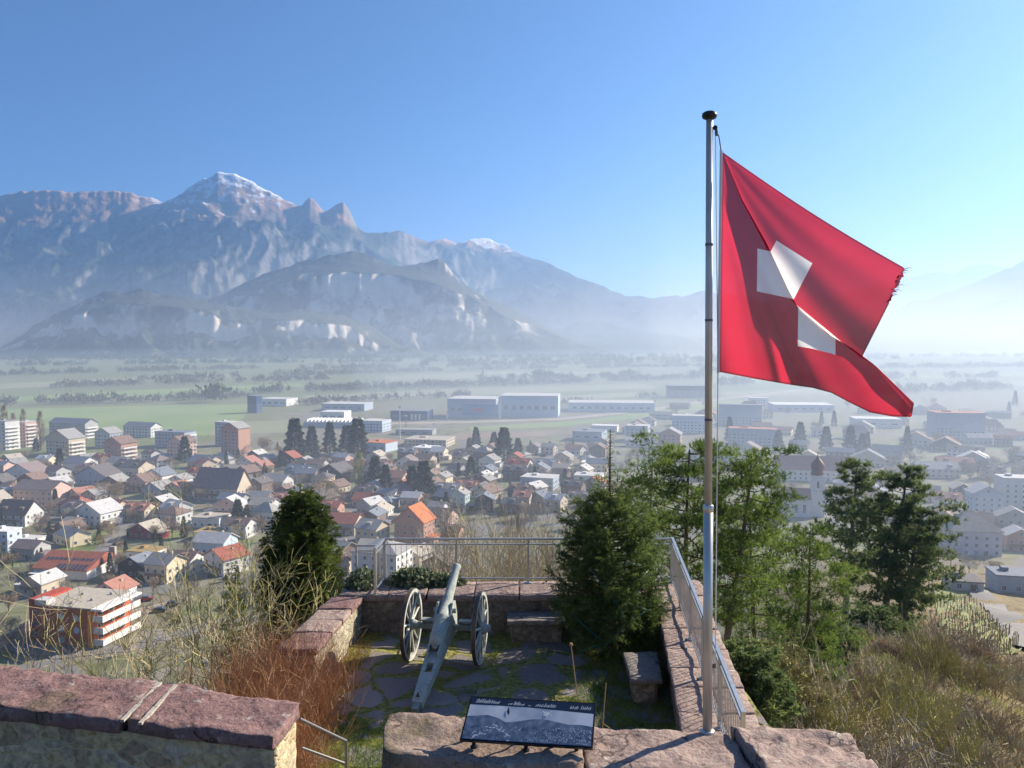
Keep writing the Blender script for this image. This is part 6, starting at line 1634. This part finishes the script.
strip_px("road", [(1040,652),(1018,632),(992,606),(972,588),(955,574)], 5, M_road, .25)
# ---- hedges and low garden walls
def hedge_px(px0, py0, px1, py1, h, w, label, M=M_ev):
    a, b = ground(px0, py0), ground(px1, py1); d = (b-a); L_ = d.length; n = int(L_*26); t = rng.uniform(0, 1, n)[:, None]
    u = np.array(d.normalized()); s = np.array([-u[1], u[0], 0]); c = rng.uniform(-1, 1, n)[:, None]; z = rng.uniform(0, 1, n)[:, None]*h
    P = np.array(a)+u*L_*t + s*c*w/2 + np.array([0,0,1])*z; V, F = blades(P, s*c + np.array([0,0,.6]) + rng.normal(0, .4, (n, 3)), .7, .6, quad=True)
    o = link("hedge", np_mesh("hedge", V, F, M)); tag(o, label, "hedge")
hedge_px(0, 562, 40, 556, 3.2, 4, "dark hedge in front of the low white building"); hedge_px(58, 534, 118, 526, 1.2, 1.2, "low hedge along the foot of the white gabled chalet"); hedge_px(86, 546, 104, 544, 2.6, 3, "clipped dark hedge right of the red hall")
hedge_px(380, 600, 440, 585, 2.5, 5, "brown hedge right of the white railing block", M_tw1); hedge_px(300, 560, 352, 566, 4, 6, "bare brown hedge left of the white railing block", M_tw2)
def garden_wall(pts, h, label, M):
    e = empty("garden_wall"); tag(e, label, "wall")
    for q0, q1 in zip(pts, pts[1:]):
        a, b = ground(*q0), ground(*q1); d = b-a; MB().obox((a+b)/2+Vector((0,0,h/2-.5)), d.normalized(), d.normalized().cross(Vector((0,0,1))), (0,0,1), d.length/2, .25, h/2+.5).build("wall_run", M, e)
garden_wall([(-10,655),(14,640),(36,626)], 3.0, "pale retaining wall left of the orange apartment block", PAL['cream'][1])
garden_wall([(120,618),(196,600)], 1.5, "pale roadside wall right of the orange apartment block", PAL['beige'][1])
p = at_y(97, 674, 18); 
# ---- small parked cars on the streets
def car(px, py, rot, M, label):
    p = ground(px, py); e = empty("parked_car", (p.x, p.y, p.z+.15), R(rot)); tag(e, label, "car", "cars parked in the town")
    MB().box(-2.1, 2.1, -.88, .88, .35, .95).build("body", M, e); MB().add([(-1.6,-.8,.953),(1.2,-.8,.953),(1.2,.8,.953),(-1.6,.8,.953),(-1.1,-.68,1.48),(.55,-.68,1.48),(.55,.68,1.48),(-1.1,.68,1.48)], [(0,1,5,4),(1,2,6,5),(2,3,7,6),(3,0,4,7),(4,5,6,7)]).build("cabin", M_glass, e)
    for x in (-1.3, 1.3):
        for y in (-.86, .86): MB().lathe([(.33, -.1), (.33, .1)], 12, (x, y, .33), axis='Y').build("wheel", M_black, e)
M_cw = mat("white_car_paint", (.75,.75,.75), .3); M_cr = mat("red_car_paint", (.40,.03,.03), .3); M_cd = mat("dark_car_paint", (.04,.045,.05), .25); M_cs = mat("silver_car_paint", (.45,.47,.5), .3, .5)
for px, py, rot, M, lab in [(146,601,20,M_cr,"red car parked right of the orange apartment block"),(160,612,15,M_cd,"dark car parked on the road right of the orange block"),(172,606,15,M_cs,"silver car parked by the roadside wall"),(118,545,70,M_cd,"dark car on the grey drive below the chalet"),(268,549,-15,M_cw,"white car left of the dark conifer"),(655,402,-10,M_cw,"white car in the yard left of the dark warehouse"),(690,407,-10,M_cs,"silver car on the main road behind the flagpole")]: car(px, py, rot, M, lab)
# ---- vineyard on the right slope
M_vsoil = mat("vineyard_grass", (.14,.17,.055), .95, var=(.25,.24,.10), scale=.3, detail=6)
V = []; F = []; q = [ground(934,586), ground(966,592), ground(1022,650), ground(952,654)]
n = 14
for j in range(n+1):
    for i in range(n+1):
        p = lerp(lerp(q[0], q[1], i/n), lerp(q[3], q[2], i/n), j/n); V.append((p.x, p.y, terrain(p.x, p.y)+.25))
for j in range(n):
    for i in range(n): F.append((j*(n+1)+i, (j+1)*(n+1)+i, (j+1)*(n+1)+i+1, j*(n+1)+i+1))
o = link("vineyard_ground", np_mesh("vineyard_ground", V, F, M_vsoil)); tag(o, kind="structure")
M_vine = mat("vine_wood", (.20,.17,.10), .9); GV = "vine rows on the right slope"
for r_ in range(13):
    t = (r_+.5)/13; a = lerp(q[0], q[3], t); b = lerp(q[1], q[2], t); mb = MB(); L_ = (b-a).length; k = max(3, int(L_/1.6))
    for i in range(k+1):
        p = lerp(a, b, i/k); z = terrain(p.x, p.y); mb.tube([(p.x, p.y, z), (p.x+random.uniform(-.15,.15), p.y, z+1.7)], .06, 4)
        if i < k:
            p2 = lerp(a, b, (i+1)/k); z2 = terrain(p2.x, p2.y); mb.tube([(p.x, p.y, z+1.2), (p2.x, p2.y, z2+1.2+random.uniform(-.2, .3))], .05, 3)
    o = mb.build("vine_row", M_vine); tag(o, "%s row of bare vines counted from the top of the vineyard" % ["first","second","third","fourth","fifth","sixth","seventh","eighth","ninth","tenth","eleventh","twelfth","lowest"][r_], "vine row", GV)
# ---- far tree belts across the valley floor
M_belt = mat("far_winter_trees", (.125,.10,.072), .95, var=(.20,.17,.12), scale=.02); M_belt2 = mat("far_conifers", (.07,.085,.055), .95, var=(.13,.13,.085), scale=.02)
def belt(pts, h, dens, M, depth=18, gaps=.0, seed=1):
    g = np.random.default_rng(seed); P = []; D = []; S = []
    Q = [ground(*p) for p in pts]
    for a, b in zip(Q, Q[1:]):
        L_ = (b-a).length; n = int(L_/h*dens*3.6)
        for i in range(n):
            t = g.uniform(); p = a+(b-a)*t
            if mnoise.noise((p.x/110, p.y/110, seed)) + .4*mnoise.noise((p.x/30, p.y/30, seed)) < gaps-.12: continue
            hh_ = h*g.uniform(.3, .95)*(1+.35*mnoise.noise((p.x/40, p.y/40, seed+2))); c = np.array([p.x+g.normal(0, 2), p.y+g.normal(0, depth*.4), 0]); m = 26
            d = g.normal(0, 1, (m, 3))*np.array([.24, .24, .22])*hh_ + np.array([0, 0, .55*hh_]); d[:, 2] = np.maximum(d[:, 2], .2)
            P.append(c+d); D.append(g.normal(0, .5, (m, 3))+np.array([0, 0, 1])); S.append(np.full(m, hh_))
    if not P: return
    S = np.concatenate(S); V, F = blades(np.concatenate(P), np.concatenate(D), S*.38, S*.17, quad=True); o = link("far_trees", np_mesh("far_trees", V, F, M)); tag(o, kind="stuff")
BELTS = [([(-60,409),(60,404),(150,402),(250,397)], 13, 2.6, M_belt, -.2), ([(200,401),(215,402),(230,401)], 26, 1.5, M_belt2, -.9), ([(-60,392),(120,386),(330,380)], 14, 2.2, M_belt, -.1), ([(250,394),(400,389),(560,384),(700,379)], 14, 2.4, M_belt, -.15), ([(140,381),(300,376),(500,370),(700,367)], 15, 2.0, M_belt, -.1), ([(-60,378),(100,373),(260,369)], 16, 2.0, M_belt, -.1),
         ([(300,371),(500,366),(720,363)], 18, 1.8, M_belt, -.1), ([(-80,368),(200,364),(500,362),(900,360)], 20, 1.6, M_belt2, -.15), ([(480,382),(620,378),(720,376)], 17, 2.2, M_belt2, .05), ([(720,386),(880,380),(1060,377)], 16, 2.0, M_belt, -.1), ([(860,395),(960,391),(1060,388)], 15, 2.0, M_belt, -.1), ([(700,372),(880,369),(1080,367)], 18, 1.8, M_belt2, -.1), ([(-80,362),(300,359.5),(700,358),(1080,357)], 24, 1.2, M_belt2, -.2),
         ([(300,405),(420,399),(470,397)], 11, 1.5, M_belt, .05), ([(560,404),(680,395)], 9, 1.2, M_belt, .1)]
for i, (pts, h, dn, M, gp) in enumerate(BELTS): belt(pts, h, dn, M, gaps=gp, seed=400+i)
